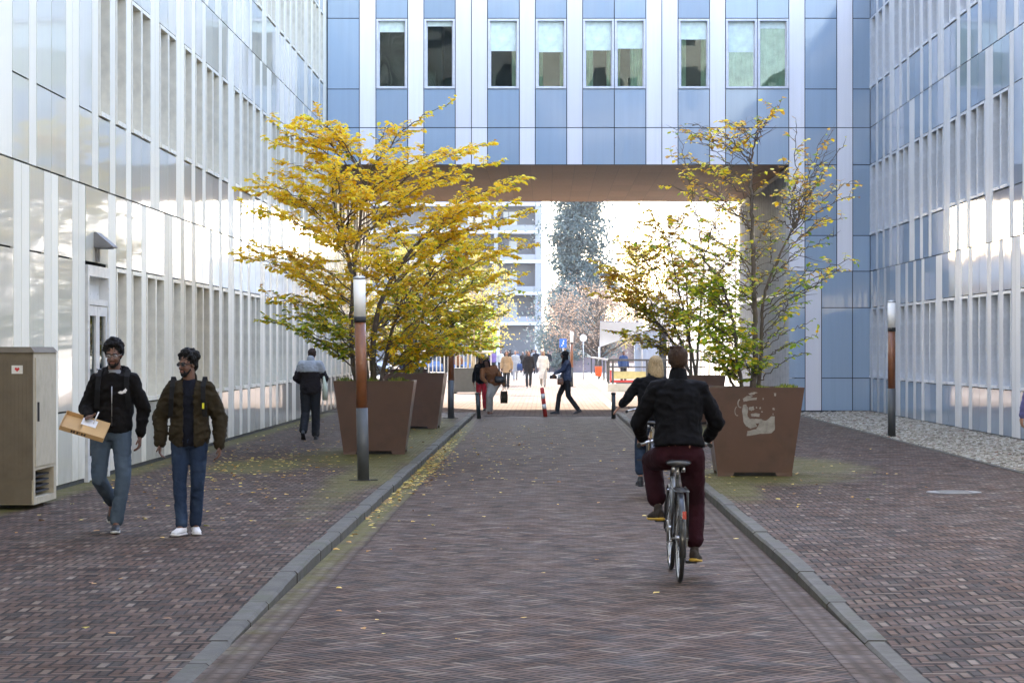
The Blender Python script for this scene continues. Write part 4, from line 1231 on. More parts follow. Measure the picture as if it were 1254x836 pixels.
for (px, py, dy) in tips:
    tip = A(px, py, dy)
    best = None
    for P in st:
        for i in range(2, len(P)):
            h = P[i]; d = tip - h
            hor = math.hypot(d.x, d.y)
            sc = abs(d.z - hor * .55) + hor * .25 + (0.5 if h.z > tip.z + .05 else 0)
            if best is None or sc < best[0]: best = (sc, h)
    h = best[1]; d = tip - h
    mid = h + d * .4 + Vector((0, 0, .10 * d.length)); mid2 = h + d * .75 + Vector((0, 0, .07 * d.length))
    sparse = py < 160 and px > 450
    T.limb([h, mid, mid2, tip], .0075 + .0038 * d.length, .003, palL, .078, 40 if sparse else 58, tw=(.22, .72 if not sparse else .34), start=.22 if py > 165 else .4, every=.115)
T.done('yellow_tree', 'large yellow autumn tree in the nearest left planter', m_bark)

# ---- tree in the second left planter
def gen_tree(seed, base, px0, px1, py0, py1, Yc, nl, stems, pal, lsize, dens, bark, name, label, leafs=LEAFS, tw=(.2, .6), shape='round', rstem=.04, leafy=1.0, every=.13, depth=1.0, group=None):
    T = Tree(seed); r = T.r
    c = at((px0 + px1) / 2, (py0 + py1) / 2, Yc); rx = (px1 - px0) / 2 / FPX * Yc; rz = (py1 - py0) / 2 / FPX * Yc
    sts = []
    for (tx, ty) in stems:
        tp = at(tx, ty, Yc + r.uniform(-.4, .4) * depth)
        b0 = Vector(base) + Vector((r.uniform(-.12, .12) + (tp.x - base[0]) * .08, r.uniform(-.12, .12), 0))
        sts.append(T.stem([b0, b0.lerp(tp, .35) + Vector((0, 0, .12)), b0.lerp(tp, .7), tp], rstem, rstem * .35))
    for k in range(nl):
        while True:
            q = Vector((r.uniform(-1, 1), r.uniform(-1, 1), r.uniform(-1, 1)))
            if .45 < q.length < 1: break
        if shape == 'vase': q.x *= .55 + .45 * (q.z * .5 + .5); q.y *= .55 + .45 * (q.z * .5 + .5)
        tip = c + Vector((q.x * rx, q.y * rx * depth, q.z * rz))
        best = None
        for P in sts:
            for i in range(3, len(P)):
                d = tip - P[i]; hor = math.hypot(d.x, d.y)
                sc = abs(d.z - hor * .6) + hor * .3
                if best is None or sc < best[0]: best = (sc, P[i])
        h = best[1]; d = tip - h
        T.limb([h, h + d * .4 + Vector((0, 0, .1 * d.length)), h + d * .75 + Vector((0, 0, .06 * d.length)), tip], rstem * .18 + .0028 * d.length, .005, pal, lsize, dens, tw=tw, start=.25, every=every, leafy=leafy)
    return T.done(name, label, bark, leafs=leafs, group=group)
def palL2(p, r):
    u = r.random(); g = .28 if p.z < 3.4 else .12
    return 2 if u < g * .4 else (1 if u < g * 1.6 else (3 if u > .86 else 0))
gen_tree(12, (-2.86, 53.4, 1.22), 470, 650, 262, 440, 53.4, 46, [(505, 330), (530, 300), (560, 320), (490, 350)], palL2, .088, 36, m_bark_moss, 'autumn_tree', 'yellow green tree with mossy trunk in the second left planter')

# ---- the thin tree in the stencilled planter
T = Tree(31); Y0 = 33.56
def palR(p, r):
    u = r.random()
    if p.z < 2.75: return 2 if u < .55 else (1 if u < .9 else 0)
    if p.z < 3.4: return 2 if u < .3 else (1 if u < .6 else (0 if u < .8 else 3))
    return 3 if u < .40 else (1 if u < .55 else (0 if u < .93 else 2))
st = [T.stem([A(921, 482), A(925, 430, 0), A(924, 370, 0), A(922, 300, .05), A(920, 240, .1), A(920, 200, .1), A(925, 172, .1)], .047, .010),
      T.stem([A(928, 482, .1), A(932, 430, .15), A(935, 370, .2), A(952, 318, .3), A(972, 280, .4)], .033, .011),
      T.stem([A(910, 482, -.1), A(903, 440, -.2), A(898, 395, -.3), A(884, 350, -.4), A(862, 318, -.5)], .030, .012),
      T.stem([A(903, 482, .2), A(890, 455, .3), A(874, 420, .4), A(866, 380, .5)], .022, .010)]
def br(st_i, tip, r0, sag=.0, leafy=.8, dens=8, start=.3, tw=(.12, .42), every=.12, via=None, ls=.062):
    P = st[st_i]; best = None
    for i in range(2, len(P)):
        d = tip - P[i]; hor = math.hypot(d.x, d.y); sc = abs(d.z - hor * .5) + hor * .2
        if best is None or sc < best[0]: best = (sc, P[i])
    h = best[1]; d = tip - h
    mid = h + d * .35 + Vector((0, 0, .06 * d.length + sag)); mid2 = h + d * .7 + Vector((0, 0, .05 * d.length + sag))
    T.limb([h, mid, mid2, tip], r0, .004, palR, ls, dens, tw=tw, start=start, every=every, leafy=leafy)
for (px, py, dy) in [(955, 128, .3), (930, 150, -.2), (888, 150, .4), (878, 158, -.6), (848, 162, .2), (822, 190, -.3), (818, 228, .5), (838, 215, -.9), (900, 165, .9), (865, 200, 1.1), (850, 262, -1.2), (800, 262, .2), (785, 300, -.3), (820, 300, .9)]:
    br(0, A(px, py, dy), .009, leafy=.95, dens=34, tw=(.12, .42), ls=.072)
for (px, py, dy) in [(975, 152, .3), (1008, 168, .7), (1012, 205, -.2), (1042, 222, .4), (1040, 240, -.5), (1000, 240, 1.0), (1030, 265, .9), (1042, 318, .2), (1028, 330, -.6), (990, 300, -.9), (1000, 350, .6), (985, 345, -.4), (975, 375, 1.0), (960, 200, -.8)]:
    br(1, A(px, py, dy), .009, leafy=.92, dens=30, tw=(.12, .42), ls=.072)
for (px, py, dy) in [(1000, 410, .1), (985, 432, -.3), (975, 420, .4), (960, 400, -.5), (990, 395, .5)]:
    br(1, A(px, py, dy), .010, leafy=.95, dens=30, tw=(.1, .25), start=.4, ls=.07)
for (px, py, dy) in [(835, 330, -.5), (845, 345, .2), (852, 362, -.8), (838, 385, .1), (862, 345, .6), (880, 335, -1.0), (875, 372, .9), (850, 400, -.2), (868, 410, -.9), (845, 425, .4), (885, 425, -.7), (900, 405, .7), (910, 440, -.6), (880, 448, .2), (895, 385, -1.1), (905, 355, .8), (865, 440, -.4), (940, 445, -.3), (915, 400, -1.0),
                     (840, 352, 0.3), (858, 350, -.3), (872, 360, .2), (830, 395, .3), (855, 388, .6), (888, 400, .1), (905, 425, .3), (875, 425, .5), (895, 440, .2)]:
    br(2 if px < 900 else 0, A(px, py, dy), .009, leafy=1.0, dens=60, tw=(.12, .34), start=.15, every=.09, ls=.075)
for (px, py, dy) in [(790, 330, -.6), (800, 285, .5), (812, 345, .4), (848, 300, -.2), (872, 290, 1.2), (880, 262, -1.1), (900, 300, -1.3), (945, 270, 1.2), (905, 245, 1.2), (950, 330, -1.2)]:
    br(0 if dy > 0 else 2, A(px, py, dy), .007, leafy=.9, dens=30, tw=(.12, .4), ls=.068)
for k in range(46):
    px = T.r.uniform(825, 1035); py = T.r.uniform(150, 380)
    br(1 if px > 940 else (0 if T.r.random() < .7 else 2), A(px, py, T.r.uniform(-1.3, 1.3)), .006, leafy=.4, dens=22, tw=(.12, .45), every=.10, ls=.062)
T.done('bare_autumn_tree', 'thin half bare tree with green lower leaves in the stencilled planter', m_bark)
def palR2(p, r):
    u = r.random()
    if p.z > 2.9: return 0 if u < .52 else (3 if u < .93 else 1)
    return 2 if u < .22 else (1 if u < .55 else (0 if u < .80 else 3))
gen_tree(44, (3.50, 56.6, 1.12), 722, 890, 245, 440, 56.6, 84, [(800, 330), (820, 300), (862, 320), (775, 350), (840, 340)], palR2, .085, 42, m_bark, 'orange_tree', 'slender orange and green tree rising behind the two cyclists', rstem=.035, leafy=.85, every=.15)
# one more in the far planter under the bridge edge
gen_tree(45, (-4.35, 75.0, 1.2), 470, 560, 300, 430, 75.0, 18, [(495, 350), (515, 345)], palL2, .09, 10, m_bark, 'small_tree', 'small yellow tree in the far planter under the bridge', rstem=.03, every=.25)

# ---- young tree in the dark box planter
def palY(p, r):
    u = r.random()
    return 2 if u < .30 else (1 if u < .7 else (3 if u > .93 else 0))
T = Tree(61)
b_ = Vector((-3.13, 100.6, 1.0))
for (px0, px1) in ((573, 571), (580, 577), (587, 589), (577, 583)):
    p0 = at(px0, 455, 100.6); p1 = at(px1, 352, 100.6)
    P = T.stem([p0, p0.lerp(p1, .5) + Vector((.04, .1, 0)), p1], .045, .015)
    for k in range(11):
        i = T.r.randrange(len(P) // 2, len(P)); d = Vector((T.r.uniform(-1, 1), T.r.uniform(-1, 1), T.r.uniform(.1, .6))) * 1.0
        T.limb([P[i], P[i] + d * .5, P[i] + d], .012, .004, palY, .10, 9, tw=(.2, .6), start=.3, every=.25)
T.done('young_tree', 'young multi stemmed tree with pale stems in the dark box planter', m_bark_tan)
gen_tree(62, (-3.9, 124, .0), 552, 616, 366, 436, 124, 40, [(575, 400), (590, 395), (600, 405)], lambda p, r: 2 if r.random() < .7 else 1, .17, 24, m_bark, 'green_shrub', 'rounded green bush tree behind the dark box planter', rstem=.06, tw=(.3, .9), every=.25)

# ---- far trees
m_far = leaf_mat('far_foliage_hazed', [(0, (.07, .10, .105)), (.6, (.11, .145, .145)), (1, (.16, .20, .18))], .35, .7)  # blue grey of distant haze put into the leaf colour
m_brn = leaf_mat('far_brown_foliage', [(0, (.20, .13, .09)), (.6, (.32, .22, .15)), (1, (.44, .33, .24))], .4, .7)
m_faraut = leaf_mat('far_autumn_foliage', [(0, (.35, .24, .06)), (.6, (.55, .42, .08)), (1, (.35, .38, .08))], .4, .7)
def far_tree(seed, x, y, h, rx, name, label, m, clump=.28, n=5200, prof=None, trunk_h=2.0, bark=m_bark, holes=.0, group=None, tr=.22):
    r = random.Random(seed)
    t = thing(name, label, 'tree', (x, y, 0), 0, group)
    b = MB()
    b.tube([(0, 0, 0), (.1, 0, h * .35), (-.05, .1, h * .7), (0, 0, h * .95)], [tr, tr * .8, tr * .45, .04], 8)
    lw = MB(); lf = MB(); cents = []
    NC = int(h * 14)
    for k in range(NC):
        z = trunk_h + (h - trunk_h) * (k + r.random()) / NC
        rr = rx * prof((z - trunk_h) / (h - trunk_h)); a = r.uniform(0, 6.28); q = rr * r.uniform(.35, 1)
        tip = Vector((q * math.cos(a), q * math.sin(a), z + .1 * q)); hh = Vector((0, 0, max(z - q * .6, trunk_h * .6)))
        lw.tube([hh, hh.lerp(tip, .5) + Vector((0, 0, .1)), tip], [.05, .03, .012], 4, 0, False); cents.append((tip, .35 + .25 * rr * r.random()))
    for k in range(n):
        c, s = cents[r.randrange(len(cents))]
        q = Vector((r.gauss(0, 1), r.gauss(0, 1), r.gauss(0, .7))) * s
        p = c + q
        if mnoise.noise(p * .9) < holes: continue
        d = Vector((r.uniform(-1, 1), r.uniform(-1, 1), r.uniform(-1, 1))).normalized(); e = d.orthogonal().normalized()
        L = clump * r.uniform(.5, 1.1)
        lf.add([p - d * L * .5, p + e * L * .3, p + d * L * .5, p - e * L * .3], [(0, 1, 2, 3)])
    b.build('trunk', bark, t); lw.build('branches', bark, t); lf.build('leaves', m, t)
    return t
conif = lambda u: (1.12 - .55 * u + .16 * math.sin(u * 23) + .1 * math.sin(u * 41)) if u < .95 else .4
far_tree(71, 2.75, 205, 17.5, 2.7, 'tall_tree', 'tall dark blue green tree against the white sky beyond the passage', m_far, .36, 34000, conif, 1.2, holes=-.42)
far_tree(72, 1.55, 196.0, 6.8, 2.0, 'dark_bush_tree', 'lower dark tree at the left foot of the tall tree', m_far, .34, 7000, lambda u: math.sin(math.pi * min(u * .9 + .1, 1)), .6, holes=-.2)
far_tree(73, 3.4, 158, 5.4, 2.9, 'brown_tree', 'spreading pale brown tree in front of the tall dark tree', m_brn, .15, 10000, lambda u: .25 + 1.1 * math.sin(math.pi * min(u * .8 + .15, 1)), 1.9, m_bark, holes=-.1, tr=.25)
far_tree(74, -10.2, 180, 9, 3.4, 'background_tree', 'golden tree behind the left planters, leftmost of the far trees', m_faraut, .3, 7000, lambda u: math.sin(math.pi * min(u * .8 + .15, 1)), 2, group='golden trees in front of the apartment block')
far_tree(75, -6.2, 235, 11, 3.2, 'background_tree', 'golden tree in front of the apartment block', m_faraut, .32, 7000, lambda u: math.sin(math.pi * min(u * .8 + .15, 1)), 2, group='golden trees in front of the apartment block')
far_tree(76, 9.0, 240, 12, 4.2, 'background_tree', 'green brown tree behind the pavilion on the right', m_faraut, .34, 7000, lambda u: math.sin(math.pi * min(u * .8 + .15, 1)), 2)

for i, (x, y) in enumerate(((-13.5, 98), (-14.5, 107), (-13.2, 117), (-14.2, 128))):  # unseen trees, added to fill the mirrored sky of the right wall
    far_tree(90 + i, x, y, 7.5 + (i % 2), 2.6, 'added_tree', ['added golden tree nearest the bridge left of the square', 'second added golden tree left of the square', 'third added golden tree left of the square', 'farthest added golden tree left of the square'][i], m_faraut, .34, 3500, lambda u: math.sin(math.pi * min(u * .8 + .15, 1)), 2)
# ================================================================ people
def fuse(mb, name, m, voxel=.012, smooth=4, disp=0, dscale=9, seed=0, cut=None, solid=0, parent=None):
    me = mb.mesh(name + '_tmp', m)
    o = bpy.data.objects.new('tmp', me); col.objects.link(o)
    r = o.modifiers.new('r', 'REMESH'); r.mode = 'VOXEL'; r.voxel_size = voxel
    if smooth:
        s_ = o.modifiers.new('s', 'SMOOTH'); s_.factor = .5; s_.iterations = smooth
    dg = bpy.context.evaluated_depsgraph_get(); dg.update()
    out = bpy.data.meshes.new_from_object(o.evaluated_get(dg))
    bpy.data.objects.remove(o); bpy.data.meshes.remove(me)
    out.name = name
    if disp:
        sv = Vector((seed * 7.3, seed * 3.1, seed * 1.7))
        ns = [v.normal.copy() for v in out.vertices]
        for v, n_ in zip(out.vertices, ns):
            p = Vector((v.co.x * dscale, v.co.y * dscale, v.co.z * dscale * 1.5)) + sv
            a = mnoise.noise(p) + .5 * mnoise.noise(p * 2.3)
            ridg = 1 - abs(a) * 2.2
            v.co += n_ * disp * (ridg - .4)
    if cut or solid:
        bm = bmesh.new(); bm.from_mesh(out)
        if cut:
            bmesh.ops.delete(bm, geom=[f for f in bm.faces if cut(f.calc_center_median())], context='FACES')
        bm.to_mesh(out); bm.free()
    for p in out.polygons: p.use_smooth = True
    if not len(out.materials): out.materials.append(m)
    ob = bpy.data.objects.new(name, out); col.objects.link(ob)
    if parent is not None: ob.parent = parent
    if solid:
        sd_ = ob.modifiers.new('thickness', 'SOLIDIFY'); sd_.thickness = solid; sd_.offset = -1
    return ob

V = Vector
def skin(name, c): 
    m, t, b = base_mat(name)
    oc = t.objc()
    t.put(b.inputs['Base Color'], t.ramp(t.noise(oc, 14, 3), [(.3, tuple(x * .85 for x in c)), (.7, tuple(x * 1.12 for x in c))]))
    b.inputs['Roughness'].default_value = .5; b.inputs['Subsurface Weight'].default_value = .08; b.inputs['Subsurface Radius'].default_value = (.01, .004, .002)
    t.put(b.inputs['Normal'], t.bump(t.noise(oc, 120, 2), .15, .002))
    return m
m_sk_br = skin('skin_brown', (.13, .060, .036)); m_sk_li = skin('skin_light', (.34, .18, .12))
def hairm(name, c):
    m, t, b = base_mat(name)
    oc = t.sep(t.objc())
    st_ = t.noise(t.comb(t.M('MULTIPLY', oc[0], 160.0), t.M('MULTIPLY', oc[1], 160.0), t.M('MULTIPLY', oc[2], 22.0)), 1, 3)
    t.put(b.inputs['Base Color'], t.ramp(st_, [(.3, tuple(x * .5 for x in c)), (.7, tuple(min(1, x * 1.4) for x in c))]))
    b.inputs['Roughness'].default_value = .65; b.inputs['Specular IOR Level'].default_value = .25
    t.put(b.inputs['Normal'], t.bump(st_, .8, .01))
    return m
m_hk = hairm('hair_black', (.005, .004, .004)); m_hb = hairm('hair_brown', (.040, .021, .012)); m_hbl = hairm('hair_blond', (.34, .25, .14)); m_hgr = hairm('hair_grey', (.25, .24, .23))
m_eye = mat('eye_white', (.55, .53, .5), .3); m_iris = mat('eye_dark', (.015, .01, .008), .2)

POSE = dict(pelvis=(0, 0, .95), neck=(0, .0, 1.50), head=(0, .03, 1.66), shR=(.160, 0, 1.43), shL=(-.160, 0, 1.43), elR=(.25, -.03, 1.16), elL=(-.25, -.03, 1.16), wrR=(.26, .06, .92), wrL=(-.26, .06, .92),
            hiR=(.09, 0, .93), hiL=(-.09, 0, .93), knR=(.10, .03, .50), knL=(-.10, .03, .50), anR=(.10, -.02, .085), anL=(-.10, -.02, .085), ftR=(.02, 1, 0), ftL=(-.02, 1, 0), face=(0, 1, 0), hup=(0, 0, 1), hdR=(0, .1, -1), hdL=(0, .1, -1))
TR = [(-.16, .12, .10), (-.05, .158, .115), (.08, .165, .12), (.25, .150, .105), (.42, .142, .10), (.62, .152, .110), (.80, .160, .108), (.93, .105, .082), (1.0, .065, .065)]
def torso(mb, J, inf=0, t0=-.2, t1=1.1, ws=1.0, n=18):
    pel, nk = V(J['pelvis']), V(J['neck']); a = nk - pel; L = a.length; a.normalize()
    rt = (V(J['shR']) - V(J['shL'])).normalized(); rt = (rt - a * rt.dot(a)).normalized(); fw = a.cross(rt)
    hr = (V(J['hiR']) - V(J['hiL'])).normalized()
    rings = []
    for (t, w_, d_) in TR:
        if t < t0 - 1e-4 or t > t1: continue
        f = min(max(t, 0), 1); r_ = (hr * (1 - f) + rt * f).normalized()
        rings.append((pel + a * L * t, r_ * (w_ * ws + inf), fw * (d_ * ws + inf)))
    mb.loft(rings, n)
    for s in ('R', 'L'): mb.cap(nk - a * .06, V(J['sh' + s]), .058 + inf * .6, .050 + inf * .62)
def arm(mb, J, s, inf=0, end=1.0, k=1.0):
    sh, el, wr = V(J['sh' + s]), V(J['el' + s]), V(J['wr' + s])
    mb.cap(sh, el, (.053) * k + inf * .85, .044 * k + inf); e = el.lerp(wr, end)
    mb.cap(el, e, .044 * k + inf, (.044 + (.028 - .044) * end) * k + inf * .9)
def leg(mb, J, s, inf=0, end=1.0, k=1.0, flare=0):
    hi, kn, an = V(J['hi' + s]), V(J['kn' + s]), V(J['an' + s])
    mb.cap(hi, kn, .088 * k + inf, .058 * k + inf); e = kn.lerp(an, end)
    mb.cap(kn, kn.lerp(e, .35), .058 * k + inf, .056 * k + inf); mb.cap(kn.lerp(e, .35), e, .056 * k + inf, .040 * k + inf + flare)
def hand(mb, wr, d, thumb, curl=.5, s=1.0):
    wr = V(wr); d = V(d).normalized(); th = V(thumb); th = (th - d * th.dot(d)).normalized(); nrm = d.cross(th)   # th: side of thumb; nrm: palm side axis
    mb.loft([(wr - d * .02, th * .026 * s, nrm * .020 * s), (wr + d * .02 * s, th * .032 * s, nrm * .018 * s), (wr + d * .06 * s, th * .040 * s, nrm * .016 * s), (wr + d * .09 * s, th * .038 * s, nrm * .013 * s)], 12)
    for i, (o, L) in enumerate(((.029, .066), (.010, .074), (-.010, .069), (-.028, .054))):
        p = wr + d * .085 * s + th * o * s; dd = d.copy()
        for k, f in enumerate((.45, .30, .25)):
            ang = curl * (.5 + .35 * k)
            q = d * math.cos(ang) + nrm * math.sin(ang) * (1 if True else 1)
            p2 = p + q.normalized() * L * f * s; mb.cap(p, p2, .0102 * s, .0090 * s, 0, 8); p = p2
    p = wr + d * .025 * s + th * .03 * s; p2 = p + (d * .6 + th * .8 + nrm * .2).normalized() * .04 * s; mb.cap(p, p2, .013 * s, .0105 * s, 0, 8)
    p3 = p2 + (d * .9 + th * .2 + nrm * .4).normalized() * .034 * s; mb.cap(p2, p3, .0105 * s, .0088 * s, 0, 8)
def head(mb, J, s=1.0):
    c = V(J['head']); f = V(J['face']).normalized(); u = V(J['hup']).normalized(); r = f.cross(u).normalized(); u = r.cross(f).normalized()
    rot = Matrix((r, f, u)).transposed()
    e = lambda o, a, b_, c_: mb.ell(c + (r * o[0] + f * o[1] + u * o[2]) * s, a * s, b_ * s, c_ * s, rot)
    e((0, -.008, .028), .073, .092, .086); e((0, .022, -.028), .060, .066, .082); e((0, .052, -.088), .034, .034, .028)
    for k in (-1, 1):
        e((k * .030, .058, -.030), .024, .026, .024); e((k * .074, -.005, -.005), .008, .017, .030)
        mb.cap(c + (r * k * .012 + f * .086 + u * .026) * s, c + (r * k * .044 + f * .074 + u * .024) * s, .010 * s, .008 * s)
    mb.cap(c + (f * .082 + u * .012) * s, c + (f * .106 - u * .026) * s, .009 * s, .0135 * s); e((0, .092, -.030), .018, .012, .009)
    mb.cap(c + (f * .078 - r * .017 - u * .058) * s, c + (f * .078 + r * .017 - u * .058) * s, .0085 * s, .0085 * s)
    mb.cap(V(J['neck']) - V((0, 0, .03)), c - u * .05 * s - f * .012 * s, .064, .056)
    return c, f, u, r, rot
def shoe(mb, an, d, s=1.0, boot=False, sole=False):
    an = V(an); d = V(d).normalized(); sd = d.cross(V((0, 0, 1))).normalized(); u = sd.cross(d).normalized()
    b0 = an - u * .085
    if sole:
        mb.loft([(b0 - d * .072 * s + u * .012, sd * .030, u * .012), (b0 - d * .04 * s + u * .012, sd * .038, u * .014), (b0 + d * .05 * s + u * .011, sd * .036, u * .012), (b0 + d * .13 * s + u * .011, sd * .047, u * .012), (b0 + d * .185 * s + u * .015, sd * .036, u * .012), (b0 + d * .205 * s + u * .019, sd * .015, u * .010)], 14, 0, .7)
        return
    mb.loft([(b0 - d * .068 * s + u * .045, sd * .026, u * .036), (b0 - d * .045 * s + u * .05, sd * .036, u * .045), (b0 + d * .02 * s + u * .052, sd * .038, u * .048), (b0 + d * .09 * s + u * .040, sd * .042, u * .034), (b0 + d * .15 * s + u * .032, sd * .044, u * .026), (b0 + d * .195 * s + u * .026, sd * .026, u * .016)], 14)
    mb.cap(b0 + u * .05, an + u * (.07 if boot else .015), .040, .040 if boot else .037)

def person(name_label, loc, rz, J=None, sk=m_sk_br, hair=('short', m_hk), top=None, legs=None, shoes=None, s=1.0, vx=.011, group=None, extra=None, cuff=.9, legend=.93, hem=-.16, coat=None, mouth=True, leginf=.014, topinf=.030, hands=True):
    P = dict(POSE); P.update(J or {})
    t = thing('person', name_label, 'person', loc, R(rz), group)
    t.scale = (s, s, s)
    b = MB(); torso(b, P, 0)
    for q in 'RL':
        arm(b, P, q); leg(b, P, q, -.012 if legs else 0)
        an = V(P['an' + q]); d = V(P['ft' + q]).normalized(); b.cap(an, an + d * .10 - V((0, 0, .05)), .036, .028)
        if hands:
            sgn = -1 if q == 'R' else 1
            hand(b, P['wr' + q], P.get('hd' + q, (0, .1, -1)), P.get('th' + q, (0, 1, 0)), P.get('curl' + q, 1.0) * sgn)
    c, f, u, r, rot = head(b, P)
    body = fuse(b, 'body', sk, min(vx * .62, .0105) if hands and vx < .015 else vx, 2, parent=t)
    if vx < .015:
        for k in (-1, 1):
            e = MB(); ec = c + r * k * .031 + f * .0755 + u * .006
            e.ell(ec, .013, .011, .0085, rot, 12, 8); e.ell(ec + f * .008, .0055, .004, .0055, rot, 10, 6, 1)
            e.build('eye', [m_eye, m_iris], t)
        e = MB()
        for k in (-1, 1): e.cap(c + r * k * .014 + f * .094 + u * .026, c + r * k * .045 + f * .079 + u * .028, .0055, .004)
        e.build('eyebrows', hair[1], t)
        e = MB(); e.cap(c + f * .085 - r * .018 - u * .058, c + f * .085 + r * .018 - u * .058, .006, .006); e.build('lips', mat('lips', (.25, .09, .07), .5), t)
    # hair
    h = MB(); st_, hm = hair; rn = random.Random(hash(name_label) % 1000 if False else len(name_label))
    C = lambda o: c + r * o[0] + f * o[1] + u * o[2]
    if st_ == 'curly':
        h.ell(C((0, -.022, .045)), .086, .098, .084, rot)
        for k in range(110):
            a = rn.uniform(0, 6.28); e_ = rn.uniform(.0, 1.35); q = V((math.cos(a) * math.cos(e_), math.sin(a) * math.cos(e_), math.sin(e_)))
            if q.y > .55 and q.z < .5: continue
            o_ = rn.uniform(.95, 1.16); h.ell(C((q.x * .086 * o_, -.02 + q.y * .098 * o_, .048 + q.z * .088 * o_)), *(rn.uniform(.012, .026),) * 3, None, 8, 6)
        for k in (-1, 1): h.ell(C((k * .072, -.028, .022)), .018, .045, .045, rot)
        h.ell(C((0, -.07, -.01)), .065, .035, .07, rot)
    elif st_ == 'short':
        h.ell(C((0, -.016, .036)), .084, .094, .080, rot); h.ell(C((0, -.045, -.005)), .076, .060, .066, rot)
        for k in range(26):
            a = rn.uniform(0, 6.28); q = rn.uniform(.2, .9)
            h.ell(C((math.cos(a) * .06 * q, -.01 + math.sin(a) * .075 * q, .105)), .016, .016, .014, rot, 8, 6)
    elif st_ in ('long', 'bob'):
        L = .36 if st_ == 'long' else .14
        h.ell(C((0, -.018, .040)), .086, .098, .084, rot)
        h.loft([(C((0, -.045, .02)), r * .088, f * .062), (C((0, -.055, -.06)), r * .095, f * .060), (C((0, -.06, -.06 - L * .5)), r * (.095 if L > .2 else .088), f * .055), (C((0, -.06, -.06 - L)), r * .05, f * .03)], 14)
        for k in (-1, 1):
            h.loft([(C((k * .072, .0, .04)), r * .022, f * .05), (C((k * .080, -.005, -.05)), r * .020, f * .045), (C((k * .082, .0, -.05 - L * .6)), r * .022, f * .035), (C((k * .075, .01, -.05 - L * .9)), r * .010, f * .02)], 10)
    elif st_ == 'scarf':
        h.ell(C((0, -.02, .03)), .094, .105, .098, rot); h.loft([(C((0, -.03, -.02)), r * .09, f * .08), (C((0, -.02, -.12)), r * .10, f * .09), (C((0, -.02, -.24)), r * .14, f * .11), (C((0, -.03, -.36)), r * .12, f * .10)], 14)
    fuse(h, 'hair', hm, .008 if vx < .015 else vx, 1 if vx < .015 else 2, .010 if st_ == 'curly' else (.004 if vx < .015 else 0), 48, 3, parent=t)
    # trousers
    if legs:
        b = MB(); inf = leginf
        pel, nk = V(P['pelvis']), V(P['neck']); torso_r = {**P}
        bb = MB(); a = (nk - pel).normalized(); rt = (V(P['hiR']) - V(P['hiL'])).normalized(); fw = a.cross(rt)
        b.loft([(pel + a * .14, rt * .150, fw * .112), (pel + a * .05, rt * .162, fw * .122), (pel - a * .03, rt * .168, fw * .128), (pel - a * .10, rt * .13, fw * .10)], 16)
        for q in 'RL': leg(b, P, q, inf, legend, 1.0, .012)
        fuse(b, 'trousers', legs, vx, 4, .005, 8, 2, parent=t)
    # shoes
    if shoes:
        for q in 'RL':
            b = MB(); shoe(b, P['an' + q], P['ft' + q], boot=P.get('boot', False)); so_ = fuse(b, 'shoe', shoes[0], vx * .8, 2, parent=t)
            if vx < .015:
                b = MB(); shoe(b, P['an' + q], P['ft' + q], sole=True); b.build('sole', shoes[1], so_)
    if top:
        b = MB(); torso(b, P, topinf, hem)
        if coat:      # skirt of a long coat
            pel = V(P['pelvis']); b.loft([(pel + V((0, 0, .1)), V((.17, 0, 0)), V((0, .14, 0))), (pel + V((0, 0, -.15)), V((.20, 0, 0)), V((0, .17, 0))), (pel + V((0, .0, -coat)), V((.22, 0, 0)), V((0, .2, 0)))], 16)
        for q in 'RL': arm(b, P, q, .020, cuff, 1.08)
        nk = V(P['neck']); b.cap(nk - V((0, 0, .03)), nk + V((0, -.005, .02)), .076, .070)
        fuse(b, 'jacket', top, vx, 4, .009, 7.5, 5, parent=t)
    if extra: extra(t, P, (c, f, u, r, rot, C))
    return t

m_hoodie = cloth('hoodie_black', (.006, .005, .005)); m_jeans = cloth('jeans_blue', (.060, .085, .120), wear=(.12, .155, .20)); m_jeans2 = cloth('jeans_dark_blue', (.018, .030, .060), wear=(.05, .08, .135))
m_olive = cloth('jacket_olive', (.028, .021, .011)); m_navy = cloth('shirt_navy', (.007, .008, .014)); m_grey = cloth('shirt_grey', (.20, .20, .21)); m_strap = cloth('strap_grey', (.012, .012, .013))
m_shoew = mat('sneaker_white', (.62, .60, .60), .6, bump=.2); m_shoed = mat('shoe_dark', (.02, .022, .026), .6); m_sole_w = mat('sole_white', (.5, .5, .48), .6); m_sole_y = mat('sole_yellow', (.45, .28, .03), .6)
m_black = cloth('jacket_black', (.0045, .0045, .006)); m_burg = cloth('trousers_burgundy', (.024, .005, .009)); m_ltgrey = cloth('fabric_light_grey', (.34, .36, .38)); m_dkbr = cloth('fabric_dark_brown', (.016, .013, .014))
m_dkgrey = cloth('trousers_dark_grey', (.020, .021, .024)); m_rust = cloth('jacket_rust', (.20, .085, .035)); m_sand = cloth('trousers_sand', (.32, .30, .26)); m_cream_c = cloth('coat_cream', (.62, .58, .50)); m_blue_c = cloth('jacket_blue_pattern', (.04, .055, .10), wear=(.20, .22, .28))
m_camel = cloth('coat_camel', (.30, .21, .12)); m_teal = cloth('coat_blue', (.03, .06, .16)); m_card = mat('cardboard', (.42, .26, .11), .8, var=.12, vscale=5); m_cardside = mat('cardboard_side', (.24, .13, .08), .8)
m_paper = mat('paper_white', (.66, .64, .64), .7); m_ink = mat('ink_dark', (.03, .02, .015), .7); m_leather = mat('leather_brown', (.16, .07, .035), .5); m_bagblk = mat('bag_black', (.015, .015, .015), .5)
m_redc = cloth('scarf_red', (.35, .02, .03)); m_violet = cloth('jacket_violet', (.20, .12, .30))

